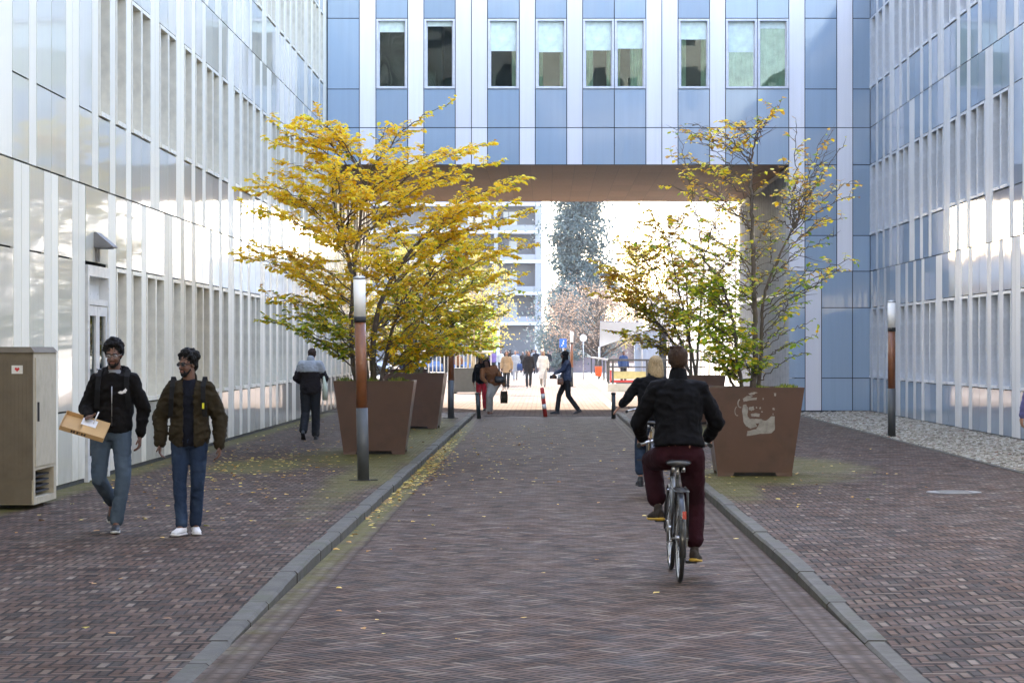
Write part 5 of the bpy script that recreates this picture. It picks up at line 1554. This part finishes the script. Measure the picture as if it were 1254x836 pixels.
def beard(t, hd, m, full=True):
    c, f, u, r, rot, C = hd; b = MB()
    b.ell(C((0, .056, -.094)), .033, .034, .026, rot)
    for k in (-1, 1): b.cap(C((k * .034, .046, -.082)), C((k * .056, .02, -.045)), .014, .010); b.cap(C((k * .006, .088, -.046)), C((k * .028, .078, -.056)), .006, .006); b.cap(C((k * .028, .078, -.056)), C((k * .026, .066, -.085)), .007, .010)
    fuse(b, 'beard', m, .006, 2, .002, 50, 1, parent=t)
def glasses(t, hd, m, thick=.0028, dark=False):
    c, f, u, r, rot, C = hd; b = MB()
    for k in (-1, 1):
        pts = [C((k * .031 + .021 * math.cos(a), .093, .006 + .016 * math.sin(a))) for a in [i * math.pi / 8 for i in range(17)]]
        b.tube(pts, thick, 6, 0, False); b.tube([C((k * .052, .092, .012)), C((k * .076, .06, .012)), C((k * .078, -.0, .01))], thick, 6)
    b.tube([C((-.010, .095, .010)), C((.010, .095, .010))], thick, 6)
    g_ = b.build('glasses', m, t)
    if dark:
        l = MB()
        for k in (-1, 1): l.add([C((k * .031 + .020 * math.cos(a), .092, .006 + .015 * math.sin(a))) for a in [i * math.pi / 7 for i in range(14)]], [tuple(range(14))])
        l.build('lens', mat('lens_dark', (.02, .02, .022), .1), g_)

# ---- man with the cardboard box
def ex_box(t, P, hd):
    beard(t, hd, m_hk); glasses(t, hd, m_steel, .0018)
    b = MB(); nk = V(P['neck'])
    # hood lying on the shoulders
    b.loft([(nk + V((0, -.07, .05)), V((.10, 0, 0)), V((0, .05, .03))), (nk + V((0, -.09, .0)), V((.135, 0, 0)), V((0, .055, .02))), (nk + V((0, -.09, -.08)), V((.10, 0, 0)), V((0, .04, 0)))], 14)
    for k in (-1, 1): b.cap(nk + V((k * .10, -.05, .02)), nk + V((k * .055, .095, -.06)), .034, .018)
    fuse(b, 'hood', m_hoodie, .011, 3, .006, 12, 1, parent=t)
    b = MB(); b.add([nk + V((-.052, .088, .0)), nk + V((.052, .088, .0)), nk + V((.03, .128, -.08)), nk + V((0, .140, -.13)), nk + V((-.03, .128, -.08))], [(0, 1, 2, 3, 4)])
    b.loft([(nk + V((0, .01, .03)), V((.062, 0, 0)), V((0, .06, 0))), (nk + V((0, .03, -.02)), V((.066, 0, 0)), V((0, .078, 0)))], 14)
    fuse(b, 'shirt', m_grey, .009, 2, parent=t)
    b = MB(); b.tube([nk + V((0, .150, -.13)), nk + V((0, .156, -.25)), nk + V((0, .153, -.50))], .004, 6); b.build('zip', m_steel, t)
    for k in (-1, 1):
        b = MB(); pts = [nk + V((k * .125, -.06, -.02)), nk + V((k * .128, .02, .012)), nk + V((k * .130, .105, -.05)), nk + V((k * .136, .135, -.16)), nk + V((k * .150, .10, -.33))]
        for i in range(4):
            a_, c_ = pts[i], pts[i + 1]; d = (c_ - a_).normalized(); sd = V((1, 0, 0)); u_ = d.cross(sd).normalized()
            b.obox((a_ + c_) / 2 + u_ * -.008, sd * .023, d * ((c_ - a_).length / 2 + .008), u_ * .006)
        b.build('strap', m_strap, t)
    # small white jumping-cat mark on the chest (person's left side)
    b = MB(); o = nk + V((-.10, .150, -.185)); w_ = -.001
    sh_ = [(-.045, .0), (-.02, .012), (.0, .010), (.018, .026), (.030, .040), (.034, .028), (.046, .022), (.036, .012), (.030, -.006), (.014, -.006), (-.004, -.014), (-.030, -.012)]
    b.add([o + V((-x_, .010 - abs(x_) * .25, z_)) for x_, z_ in sh_], [tuple(range(len(sh_)))]); b.build('chest_logo', m_paper, t)
man1 = person('man in black hoodie and blue jeans carrying a flat cardboard box', (-4.09, 22.95, .1), 180,
    J=dict(pelvis=(.03, 0, .96), hiR=(.12, 0, .94), hiL=(-.06, 0, .94), knR=(.14, .06, .50), anR=(.07, -.30, .26), ftR=(.05, .75, -.66), knL=(-.10, .10, .52), anL=(-.03, .10, .09), ftL=(-.12, 1, 0),
           elR=(.27, .02, 1.16), wrR=(.20, .24, 1.09), hdR=(-.2, 1, -.1), thR=(-1, 0, .3), curlR=-.3, elL=(-.27, -.04, 1.15), wrL=(-.24, .02, .90), head=(.0, .05, 1.665), face=(.03, 1, -.22)),
    hair=('curly', m_hk), top=m_hoodie, legs=m_jeans, shoes=(m_shoed, m_sole_w), s=1.01, extra=ex_box, hem=-.13)
bx = thing('cardboard_box', 'open flat cardboard pizza box held in front of the man in the black hoodie', 'box', (-4.30, 22.56, 1.115), R(8))
bx.rotation_euler = (R(24), R(17), R(6))
b = MB(); W_, D_, H_ = .21, .17, .022
b.box(-W_, W_, -D_, D_, -H_, -H_ + .005); b.box(-W_, -W_ + .005, -D_, D_, -H_ + .005, H_); b.box(W_ - .005, W_, -D_, D_, -H_ + .005, H_); b.box(-W_ + .005, W_ - .005, -D_, -D_ + .005, -H_ + .005, H_); b.box(-W_ + .005, W_ - .005, D_ - .005, D_, -H_ + .005, H_)
b.box(-.02, W_ - .005, -D_ + .005, D_ - .005, H_ - .006, H_ - .001)
b.build('tray', m_card, bx)
b = MB(); b.box(-.04, .10, -.02, .12, H_, H_ + .004); b.build('paper', m_paper, bx)
b = MB()
for (x0, x1, z0, z1) in ((-.10, -.085, -.012, .012), (-.075, -.06, -.012, .012), (-.085, -.075, -.004, .004), (-.045, -.03, -.012, .012), (-.03, -.015, .004, .012), (0, .012, -.012, .012), (.012, .03, -.004, .004), (.03, .042, -.012, .012)):
    b.box(x0, x1, -D_ - .002, -D_ - .0005, z0, z1)
b.build('print', m_ink, bx)
pn = MB(); pn.tube([(-4.235, 22.60, 1.12), (-4.18, 22.62, 1.25)], .007, 8); tag(pn.build('pen', m_paper), 'white pen standing up from the open cardboard box', 'pen')
bp = thing('backpack', 'dark backpack on the back of the man in the black hoodie', 'backpack', (-4.09, 23.13, 1.38))
b = MB(); b.loft([((0, 0, -.24), V((.12, 0, 0)), V((0, .05, 0))), ((0, .03, -.15), V((.15, 0, 0)), V((0, .08, 0))), ((0, .03, .08), V((.14, 0, 0)), V((0, .08, 0))), ((0, 0, .17), V((.09, 0, 0)), V((0, .05, 0)))], 14, 0, .7); b.build('bag', m_strap, bp)

# ---- man in the olive bomber jacket
def ex_olive(t, P, hd):
    beard(t, hd, m_hk); glasses(t, hd, m_blk, .004, True)
    nk = V(P['neck'])
    b = MB(); torso(b, P, .014, -.17)
    b.cap(nk - V((0, 0, .03)), nk + V((0, .0, .015)), .068, .066)
    fuse(b, 'shirt', m_navy, .012, 3, .004, 9, 3, parent=t)
    b = MB(); torso(b, P, .040, -.18)
    for q in 'RL': arm(b, P, q, .032, .93, 1.1)
    b.cap(nk - V((0, 0, .03)), nk + V((0, -.01, .03)), .085, .078)
    fuse(b, 'jacket', m_olive, .011, 4, .013, 8, 5, cut=lambda p: p.y > .02 and abs(p.x + .005) < .052 + .03 * max(0, p.z - 1.38) * 4, solid=.012, parent=t)
    b = MB(); pel = V(P['pelvis'])
    for k in (-1, 1):
        pts = [nk + V((k * .150, -.07, -.02)), nk + V((k * .155, .02, .03)), nk + V((k * .150, .125, -.06)), nk + V((k * .155, .155, -.17)), nk + V((k * .168, .12, -.33))]
        b = MB()
        for i in range(4):
            a_, c_ = pts[i], pts[i + 1]; d = (c_ - a_).normalized(); sd = V((1, 0, 0)); u_ = d.cross(sd).normalized()
            b.obox((a_ + c_) / 2 - u_ * .010, sd * .022, d * ((c_ - a_).length / 2 + .008), u_ * .005)
        b.build('strap', m_strap, t)
    b = MB(); b.obox(nk + V((-.158, .178, -.235)), V((.010, 0, 0)), V((0, .004, 0)), V((0, 0, .028))); b.build('strap_tag', mat('tag_yellow', (.7, .65, .02), .5), t)
person('man in olive bomber jacket, dark glasses and white sneakers, looking aside', (-3.335, 22.65, .1), 180,
    J=dict(hiR=(.09, 0, .93), hiL=(-.09, 0, .93), knR=(.085, .08, .50), anR=(.055, .14, .088), ftR=(.30, 1, 0), knL=(-.085, .05, .50), anL=(-.055, -.02, .088), ftL=(-.25, 1, 0),
           elR=(.29, -.03, 1.15), wrR=(.285, .03, .89), elL=(-.29, -.05, 1.15), wrL=(-.30, .04, .87), face=(.62, .8, -.08), head=(.015, .03, 1.665)),
    hair=('curly', m_hk), top=None, legs=m_jeans2, shoes=(m_shoew, m_shoew), s=.955, extra=ex_olive, leginf=.010)

# ---- man walking away along the left facade
def ex_away(t, P, hd):
    b = MB(); pel, nk = V(P['pelvis']), V(P['neck'])
    torso(b, P, .060, .60)
    for q in 'RL': b.cap(V(P['sh' + q]), V(P['sh' + q]).lerp(V(P['el' + q]), .35), .098, .088)
    b.cap(nk - V((0, 0, .02)), nk + V((0, -.01, .05)), .08, .075)
    fuse(b, 'jacket_yoke', m_ltgrey, .012, 3, .006, 9, 4, parent=t)
person('man in dark jacket with light grey shoulders walking away along the left facade', (-4.53, 46.6, .1), 0,
    J=dict(neck=(0, .04, 1.50), head=(.02, .12, 1.64), hiR=(.09, 0, .93), knR=(.10, .03, .50), anR=(.10, -.02, .085), knL=(-.10, .03, .50), anL=(-.11, -.32, .16), ftL=(0, .8, -.6),
           elR=(.28, .03, 1.18), elL=(-.28, .02, 1.18), wrR=(.25, .22, 1.08), wrL=(-.22, .24, 1.10)),
    sk=m_sk_li, hair=('short', m_hb), top=m_dkbr, legs=m_dkgrey, shoes=(m_shoed, m_shoed), s=1.0, vx=.013, extra=ex_away, hem=-.30, topinf=.045, leginf=.028)
bg_ = MB(); bg_.loft([((-4.25, 46.62, .86), V((.05, 0, 0)), V((0, .14, 0))), ((-4.25, 46.62, 1.1), V((.05, 0, 0)), V((0, .15, 0))), ((-4.27, 46.62, 1.32), V((.02, 0, 0)), V((0, .08, 0)))], 12, 0, .7)
tag(bg_.build('shoulder_bag', cloth('bag_pale_green', (.50, .54, .42))), 'pale shoulder bag hanging beside the man walking away', 'bag')

# ================================================================ bicycles
def bicycle(label, loc, rz, frame_m, lean=0, crank=0.0, steer=0):
    t = thing('bicycle', label, 'bicycle', loc, R(rz)); t.rotation_euler = (0, R(lean), R(rz))
    m_tyre = m_rub
    def wheel(y, nm):
        b = MB(); n = 40; prof = []
        for k in range(8): a = 2 * math.pi * k / 8; prof.append((.330 + .019 * math.cos(a), .019 * math.sin(a)))
        b.lathe(prof, (0, y, .35), 'x', n, 0, True); w_ = b.build('wheel', m_tyre, t)
        b = MB(); b.lathe([(.302, -.011), (.312, -.012), (.314, .0), (.312, .012), (.302, .011)], (0, y, .35), 'x', n, 0, True); b.build('rim', m_steel, w_)
        b = MB()
        for k in range(28):
            a = 2 * math.pi * k / 28; sx = .03 if k % 2 else -.03; a2 = a + (.35 if k % 4 < 2 else -.35)
            b.tube([(sx, y + .022 * math.cos(a2), .35 + .022 * math.sin(a2)), (0, y + .303 * math.cos(a), .35 + .303 * math.sin(a))], .0012, 4, 0, False)
        b.build('spokes', m_steel, w_)
        b = MB(); b.lathe([(.028, -.035), (.018, -.03), (.018, .03), (.028, .035)], (0, y, .35), 'x', 14, 0); b.tube([(-.065, y, .35), (.065, y, .35)], .007, 8); b.build('hub', m_steel, w_)
    wheel(0, 'rear'); wheel(1.10, 'front')
    b = MB(); BB = (0, .47, .29)
    b.tube([(0, .26, .82), BB], .016, 10); b.tube([(0, .35, .60), (0, .92, .78)], .018, 10); b.tube([BB, (0, .93, .74)], .019, 10); b.tube([(0, .90, .93), (0, .955, .66)], .021, 10)
    for k in (-1, 1):
        b.tube([(k * .02, .47, .29), (k * .055, .2, .33), (k * .06, 0, .35)], .010, 8); b.tube([(k * .015, .28, .74), (k * .055, .05, .38), (k * .06, 0, .35)], .008, 8)
        b.tube([(k * .03, .96, .68), (k * .05, 1.0, .55), (k * .052, 1.10, .35)], .011, 8)
    b.build('frame', frame_m, t)
    for (y, a0, a1) in ((0, -20, 175), (1.10, 20, 190)):
        b = MB(); vs_, fs_ = [], []; n = 26
        for i in range(n + 1):
            a = R(a0 + (a1 - a0) * i / n)
            for (x_, r_) in ((-.027, .358), (-.018, .368), (.018, .368), (.027, .358), (.016, .364), (-.016, .364)): vs_.append((x_, y - r_ * math.cos(a) * 1.0, .35 + r_ * math.sin(a)))
        for i in range(n):
            for k in range(6): fs_.append((i * 6 + k, i * 6 + (k + 1) % 6, (i + 1) * 6 + (k + 1) % 6, (i + 1) * 6 + k))
        b.add(vs_, fs_, 0, True)
        for k in (-1, 1): b.tube([(k * .06, y, .35), (k * .028, y - .30, .55)], .003, 6)
        b.build('mudguard', m_blk, t)
    b = MB(); b.loft([((0, .12, .925), V((.085, 0, 0)), V((0, 0, .022))), ((0, .16, .935), V((.105, 0, 0)), V((0, 0, .03))), ((0, .24, .93), V((.075, 0, 0)), V((0, 0, .026))), ((0, .34, .925), V((.028, 0, 0)), V((0, 0, .018))), ((0, .41, .92), V((.018, 0, 0)), V((0, 0, .014)))], 16)
    sd_ = b.build('saddle', m_blk, t)
    b = MB(); b.tube([(0, .235, .90), (0, .28, .78)], .014, 10); b.tube([(-.03, .19, .86), (-.03, .30, .9)], .006, 6); b.tube([(.03, .19, .86), (.03, .30, .9)], .006, 6)
    for k in (-1, 1): b.tube([(k * .04, .14, .905), (k * .04, .14, .86)], .014, 8)
    b.build('seat_post', m_steel, t)
    b = MB()
    for k in (-1, 1):
        b.tube([(k * .055, -.26, .73), (k * .055, .20, .74)], .006, 8); b.tube([(k * .055, -.15, .73), (k * .065, 0, .36)], .006, 8); b.tube([(k * .055, -.02, .735), (k * .065, 0.005, .37)], .005, 8)
    for y_ in (-.25, -.12, .02, .16): b.tube([(-.055, y_, .735), (.055, y_, .735)], .005, 6)
    b.tube([(-.055, -.26, .73), (-.03, -.30, .73), (.03, -.30, .73), (.055, -.26, .73)], .006, 6)
    b.build('luggage_rack', m_blk, t)
    b = MB(); b.obox((.012, -.37, .555), V((.015, 0, 0)), V((0, .014, 0)), V((0, 0, .03))); b.build('rear_light', mat('tail_light_red', (.35, .003, .003), .25), t)
    b = MB(); b.tube([(0, .90, .92), (0, .88, 1.06)], .013, 10); b.tube([(-.29, .62, 1.05), (-.28, .74, 1.06), (-.17, .86, 1.08), (0, .89, 1.07), (.17, .86, 1.08), (.28, .74, 1.06), (.29, .62, 1.05)], .011, 8); hb = b.build('handlebar', m_steel, t)
    for k in (-1, 1): g_ = MB(); g_.tube([(k * .292, .60, 1.05), (k * .286, .72, 1.058)], .017, 10); g_.build('grip', m_rub, hb)
    b = MB(); b.ell((0, .98, .92), .04, .05, .04); b.build('headlamp', m_steel, t)
    b = MB(); b.lathe([(.09, .04), (.09, .046)], (0, .47, .29), 'x', 24); b.lathe([(.035, .035), (.035, .045)], (0, 0, .35), 'x', 16)
    b.obox((.052, .235, .325), V((.010, 0, 0)), V((0, .24, -.03)), V((0, .006, .065))); b.build('chain_guard', m_blk, t)
    ca, sa = math.cos(crank), math.sin(crank)
    for k in (-1, 1):
        e = V((k * .07, .47 + k * .17 * ca, .29 - k * .17 * sa))
        b = MB(); b.tube([(k * .062, .47, .29), e], .010, 8); cr = b.build('crank', m_steel, t)
        b = MB(); b.obox(e + V((k * .055, 0, 0)), V((.045, 0, 0)), V((0, .032, 0)), V((0, 0, .011))); b.build('pedal', m_rub, cr)
    b = MB(); b.tube([(-.06, .0, .32), (-.10, -.10, .18)], .008, 6); b.tube([(-.065, .02, .33), (-.085, .22, .30)], .006, 6); b.build('kickstand', m_steel, t)
    return t
bicycle('black city bicycle with a red rear light, ridden by the man in black', (1.055, 19.0, .0), .6, m_blk, 0, R(82))
bicycle('bicycle with tan mudguard ridden by the blond woman, half hidden behind the man', (1.31, 29.7, .0), 0, mat('bike_tan', (.25, .17, .08), .4), 0, R(80))

def ex_cyc(t, P, hd):
    nk = V(P['neck']); b = MB(); b.cap(nk + V((0, -.005, -.01)), nk + V((0, .005, .055)), .082, .074); fuse(b, 'collar', m_black, .010, 2, parent=t)
person('man in black jacket and burgundy trousers riding a bicycle, seen from behind', (1.065, 19.0, 0), .5,
    J=dict(pelvis=(0, .27, 1.01), neck=(0, .36, 1.58), head=(.0, .395, 1.745), shR=(.175, .34, 1.51), shL=(-.175, .34, 1.51), elR=(.315, .40, 1.25), elL=(-.315, .40, 1.25), wrR=(.27, .70, 1.12), wrL=(-.27, .70, 1.12), hdR=(0, 1, -.15), hdL=(0, 1, -.15), thR=(-1, 0, 0), thL=(1, 0, 0), curlR=1.3, curlL=1.3,
           hiR=(.10, .28, .98), hiL=(-.10, .28, .98), knR=(.145, .52, .60), anR=(.135, .42, .215), ftR=(.25, 1, -.12), knL=(-.195, .66, .93), anL=(-.155, .43, .545), ftL=(-.3, 1, -.05), boot=False, face=(0, 1, 0)),
    sk=m_sk_li, hair=('short', m_hb), top=m_black, legs=m_burg, shoes=(mat('shoe_brown_suede', (.028, .020, .016), .9), m_sole_y), s=1.0, vx=.011, hem=-.02, topinf=.045, leginf=.026, legend=.76, cuff=1.0, extra=ex_cyc)
person('blond woman in black jacket on a bicycle, signalling left with her arm', (1.31, 29.7, 0), 0,
    J=dict(pelvis=(0, .27, .99), neck=(.02, .34, 1.50), head=(.06, .37, 1.655), shR=(.17, .33, 1.43), shL=(-.15, .33, 1.43), elL=(-.27, .36, 1.27), wrL=(-.37, .42, 1.15), hdL=(-.7, .3, -.7), thL=(0, 1, .3), curlL=.3, elR=(.28, .38, 1.18), wrR=(.29, .60, 1.085), hdR=(0, 1, -.1), thR=(-1, 0, 0), curlR=1.2,
           hiR=(.09, .28, .96), hiL=(-.09, .28, .96), knR=(.13, .66, .92), anR=(.13, .43, .54), ftR=(0, 1, 0), knL=(-.13, .52, .60), anL=(-.13, .42, .215), ftL=(-.1, 1, 0)),
    sk=m_sk_li, hair=('bob', m_hbl), top=m_black, legs=m_jeans2, shoes=(m_shoed, m_shoed), s=.99, vx=.012, hem=-.16, topinf=.032, legend=.72)

# ================================================================ people in and beyond the passage
def ex_rust(t, P, hd):
    pass
person('woman in rust jacket with long dark hair bending to her bags', (-1.50, 68.4, .01), 188,
    J=dict(pelvis=(-.06, 0, .90), neck=(.15, .16, 1.34), head=(.20, .25, 1.47), shR=(.30, .12, 1.24), shL=(-.04, .14, 1.32), elR=(.32, .25, 1.02), wrR=(.22, .35, .9), elL=(-.20, .2, 1.06), wrL=(-.30, .22, .80), hiR=(.03, 0, .88), hiL=(-.15, 0, .88), knR=(.13, .14, .50), anR=(.12, .0, .085), knL=(.06, .08, .48), anL=(.04, -.1, .085), face=(.3, 1, -.5)),
    sk=m_sk_br, hair=('long', m_hk), top=m_rust, legs=m_sand, shoes=(m_leather, m_leather), vx=.015, legend=.95)
def tote(name, label, cat, c, w_, h_, d_, m, strap=True):
    t = thing(name, label, cat, c)
    b = MB(); b.loft([((0, 0, 0), V((w_ * .9, 0, 0)), V((0, d_, 0))), ((0, 0, h_ * .5), V((w_, 0, 0)), V((0, d_, 0))), ((0, 0, h_), V((w_ * .85, 0, 0)), V((0, d_ * .4, 0)))], 12, 0, .6); b.build('bag', m, t)
    if strap: b = MB(); b.tube([(-w_ * .6, 0, h_), (0, 0, h_ + .22), (w_ * .6, 0, h_)], .008, 6); b.build('handle', m, t)
tote('handbag', 'black handbag at the hip of the woman in the rust jacket', 'bag', (-1.30, 68.15, .90), .14, .18, .05, m_bagblk)
tote('shopping_bag', 'grey green bag with brown bottom carried low by the bending woman', 'bag', (-1.17, 68.2, .32), .11, .34, .06, m_olive)
person('girl in black with long dark hair and red bag behind the bending woman', (-1.90, 72.0, .01), 170,
    J=dict(knL=(-.1, .1, .5)), hair=('long', m_hk), top=m_black, legs=m_redc, shoes=(m_shoed, m_shoed), vx=.016, s=.93)
person('woman with long black hair and blue patterned jacket walking left in the passage', (.60, 68.5, .01), 96,
    J=dict(neck=(0, .02, 1.48), elR=(.22, -.02, 1.15), elL=(-.20, .14, 1.22), wrL=(-.15, .36, 1.12), wrR=(.18, .18, 1.02), hiR=(.08, 0, .92), knR=(.08, .20, .52), anR=(.06, .26, .085), knL=(-.08, -.04, .50), anL=(-.08, -.32, .12), ftL=(0, .9, -.35), head=(0, .06, 1.63)),
    sk=m_sk_br, hair=('scarf', m_hk), top=m_blue_c, legs=m_dkgrey, shoes=(m_shoed, m_shoed), vx=.014, hem=-.3, s=1.02)
tote('handbag', 'small dark handbag carried by the woman in the blue patterned jacket', 'bag', (.42, 68.3, .84), .09, .18, .06, m_leather)
b = MB(); b.lathe([(.03, 0), (.042, .13)], (.38, 68.2, 1.0), n=12); tag(b.build('paper_cup', m_paper), 'white paper cup in the hand of the woman walking left', 'cup')
tote('black_bag', 'black bag held out in front of the woman in the blue patterned jacket', 'bag', (.22, 68.9, 1.0), .11, .1, .05, m_bagblk, False)
W1 = dict(knR=(.09, .16, .52), anR=(.08, .22, .085), knL=(-.09, .0, .50), anL=(-.08, -.22, .12), elR=(.24, -.10, 1.18), wrR=(.25, -.08, .93), wrL=(-.25, .14, .94))
W2 = dict(knL=(-.09, .16, .52), anL=(-.08, .22, .085), knR=(.09, .0, .50), anR=(.08, -.22, .12), wrR=(.25, .14, .94))
person('woman in dark brown coat with reddish hair walking towards the camera', (-.80, 114.5, .01), 182, J=W1, sk=m_sk_li, hair=('long', m_hb), top=m_dkbr, legs=m_dkgrey, shoes=(m_shoed, m_shoed), vx=.02, coat=.18, topinf=.05)
person('woman in long cream coat walking towards the camera', (-.12, 118, .01), 180, J=W2, sk=m_sk_li, hair=('long', m_hbl), top=m_cream_c, legs=m_sand, shoes=(m_shoed, m_shoed), vx=.02, coat=.55, topinf=.045)
person('woman in black coat over a camel sweater walking with a bag', (-1.80, 112, .01), 176, J=W2, sk=m_sk_li, hair=('long', m_hb), top=m_camel, legs=m_dkgrey, shoes=(m_shoed, m_shoed), vx=.02, coat=.2, topinf=.035)
person('person in pale blue white coat walking behind the others', (-1.75, 140, .01), 180, J=W1, sk=m_sk_li, hair=('short', m_hgr), top=m_ltgrey, legs=m_ltgrey, shoes=(m_shoed, m_shoed), vx=.024, coat=.4, topinf=.05)
tote('shopping_bag', 'dark blue bag hanging beside the person in the pale coat', 'bag', (-1.45, 139.6, .62), .2, .4, .1, m_teal)
person('man in dark blue jacket behind the railing on the right', (4.1, 127, .01), 200, sk=m_sk_br, hair=('short', m_hk), top=m_teal, legs=m_dkgrey, shoes=(m_shoed, m_shoed), vx=.024)
person('person in deep blue coat behind the second left planter', (-4.75, 82, .01), 150, J=W1, sk=m_sk_li, hair=('short', m_hb), top=m_teal, legs=m_jeans, shoes=(m_shoed, m_shoed), vx=.02)
tops = [m_black, m_ltgrey, m_violet, m_teal, m_dkbr, m_cream_c, m_navy, m_rust, m_grey, m_black]
tn = ['black', 'light grey', 'violet', 'blue', 'dark brown', 'cream', 'navy', 'rust', 'mid grey', 'black hooded']
rn = random.Random(9)
spots = [(-2.7, 176), (-.9, 184), (-3.9, 181), (-2.2, 190), (-1.7, 181), (-3.2, 172), (.2, 186), (-5.4, 150), (-.35, 190), (-6.3, 152)]
near = ['by the end wall', 'in the middle of the far group', 'at the far left crossing', 'at the back of the far group', 'near the blue car', 'in front of the blue car', 'by the blue sign', 'behind the pale balustrade', 'under the apartment pier', 'behind the balustrade, furthest left']
for i, (x, y) in enumerate(spots):
    person('distant person in a %s top %s' % (tn[i], near[i]), (x, y, .014), rn.choice((0, 175, 90, 180, 200)), J=W1 if i % 2 else W2, sk=m_sk_li, hair=('short', rn.choice((m_hk, m_hb, m_hgr))), top=tops[i], legs=m_dkgrey, shoes=(m_shoed, m_shoed), vx=.032, s=rn.uniform(.94, 1.04), group='people far away in the square', hands=False)
for i, (x, y) in enumerate([(-4.6, 168), (-4.2, 186), (-3.1, 192), (-1.3, 170), (-.7, 175), (-2.4, 165), (-5.0, 178), (-.1, 180), (-1.1, 193)]):
    person('distant dark figure %s' % ['by the balustrade end', 'beside the blue car', 'left of the end wall', 'behind the pale blue coat', 'just behind the brown coat', 'behind the camel coat', 'behind the dark box planter', 'behind the cream coat', 'touching the end wall'][i], (x, y, .014), (175, 20, 190, 95, 180, 10, 270, 185, 0)[i], J=W2 if i % 2 else W1, sk=m_sk_br if i % 3 else m_sk_li, hair=('short', m_hk), top=[m_black, m_navy, m_dkbr][i % 3], legs=m_dkgrey, shoes=(m_shoed, m_shoed), vx=.035, s=1.0 + .02 * (i % 3), group='people far away in the square', hands=False)
# the passer-by cut by the right edge: only the arm and back reach into the picture
person('passer-by in a violet blue coat cut off by the right edge', (6.26, 30.0, .1), 15, J=dict(elL=(-.33, -.06, 1.15), wrL=(-.38, .0, .90)), sk=m_sk_li, hair=('short', m_hgr), top=cloth('coat_violet_blue', (.10, .10, .24)), legs=m_dkgrey, shoes=(m_shoed, m_shoed), vx=.014, topinf=.05)
# ================================================================ air
b = MB(); b.box(-75, 75, -45, 425, -1.2, 26)
hz, t, bs = base_mat('haze_air')
t.n.remove(bs); pv_ = t.new('ShaderNodeVolumePrincipled'); pv_.inputs['Color'].default_value = (.85, .92, 1, 1); pv_.inputs['Density'].default_value = .00014; pv_.inputs['Anisotropy'].default_value = .2
t.l.new(pv_.outputs[0], t.n['Material Output'].inputs['Volume'])
tag(b.build('haze', hz), 'thin bright haze in the air over the street', 'haze', kind='stuff')

# ================================================================ unseen block added above the camera to darken the foreground and mirror opposite
rb = thing('added_shade_block', 'added unseen pale block spanning the street above the viewer, shading it and mirrored opposite', 'building')
b = MB(); b2 = MB()
X0, X1, YS = XL + .03, XR - .03, 8.5
b.box(X0, X1, -34, YS - .3, 5.3, 27)
for r_ in range(6):
    z = 6.2 + r_ * 3.6
    b.box(X0, X1, YS - .3, YS, z - .8, z + .7)
    for k in range(9):
        x = X0 + .1 + k * 1.62
        b2.box(x, x + 1.0, YS - .2, YS - .15, z + .7, z + 2.8); b.box(x + 1.0, x + 1.62, YS - .3, YS, z + .7, z + 2.8)
b.build('wall', mat('block_cream', (.66, .63, .56), .7), rb); b2.build('window_strips', mat('block_window', (.10, .12, .13), .2), rb)
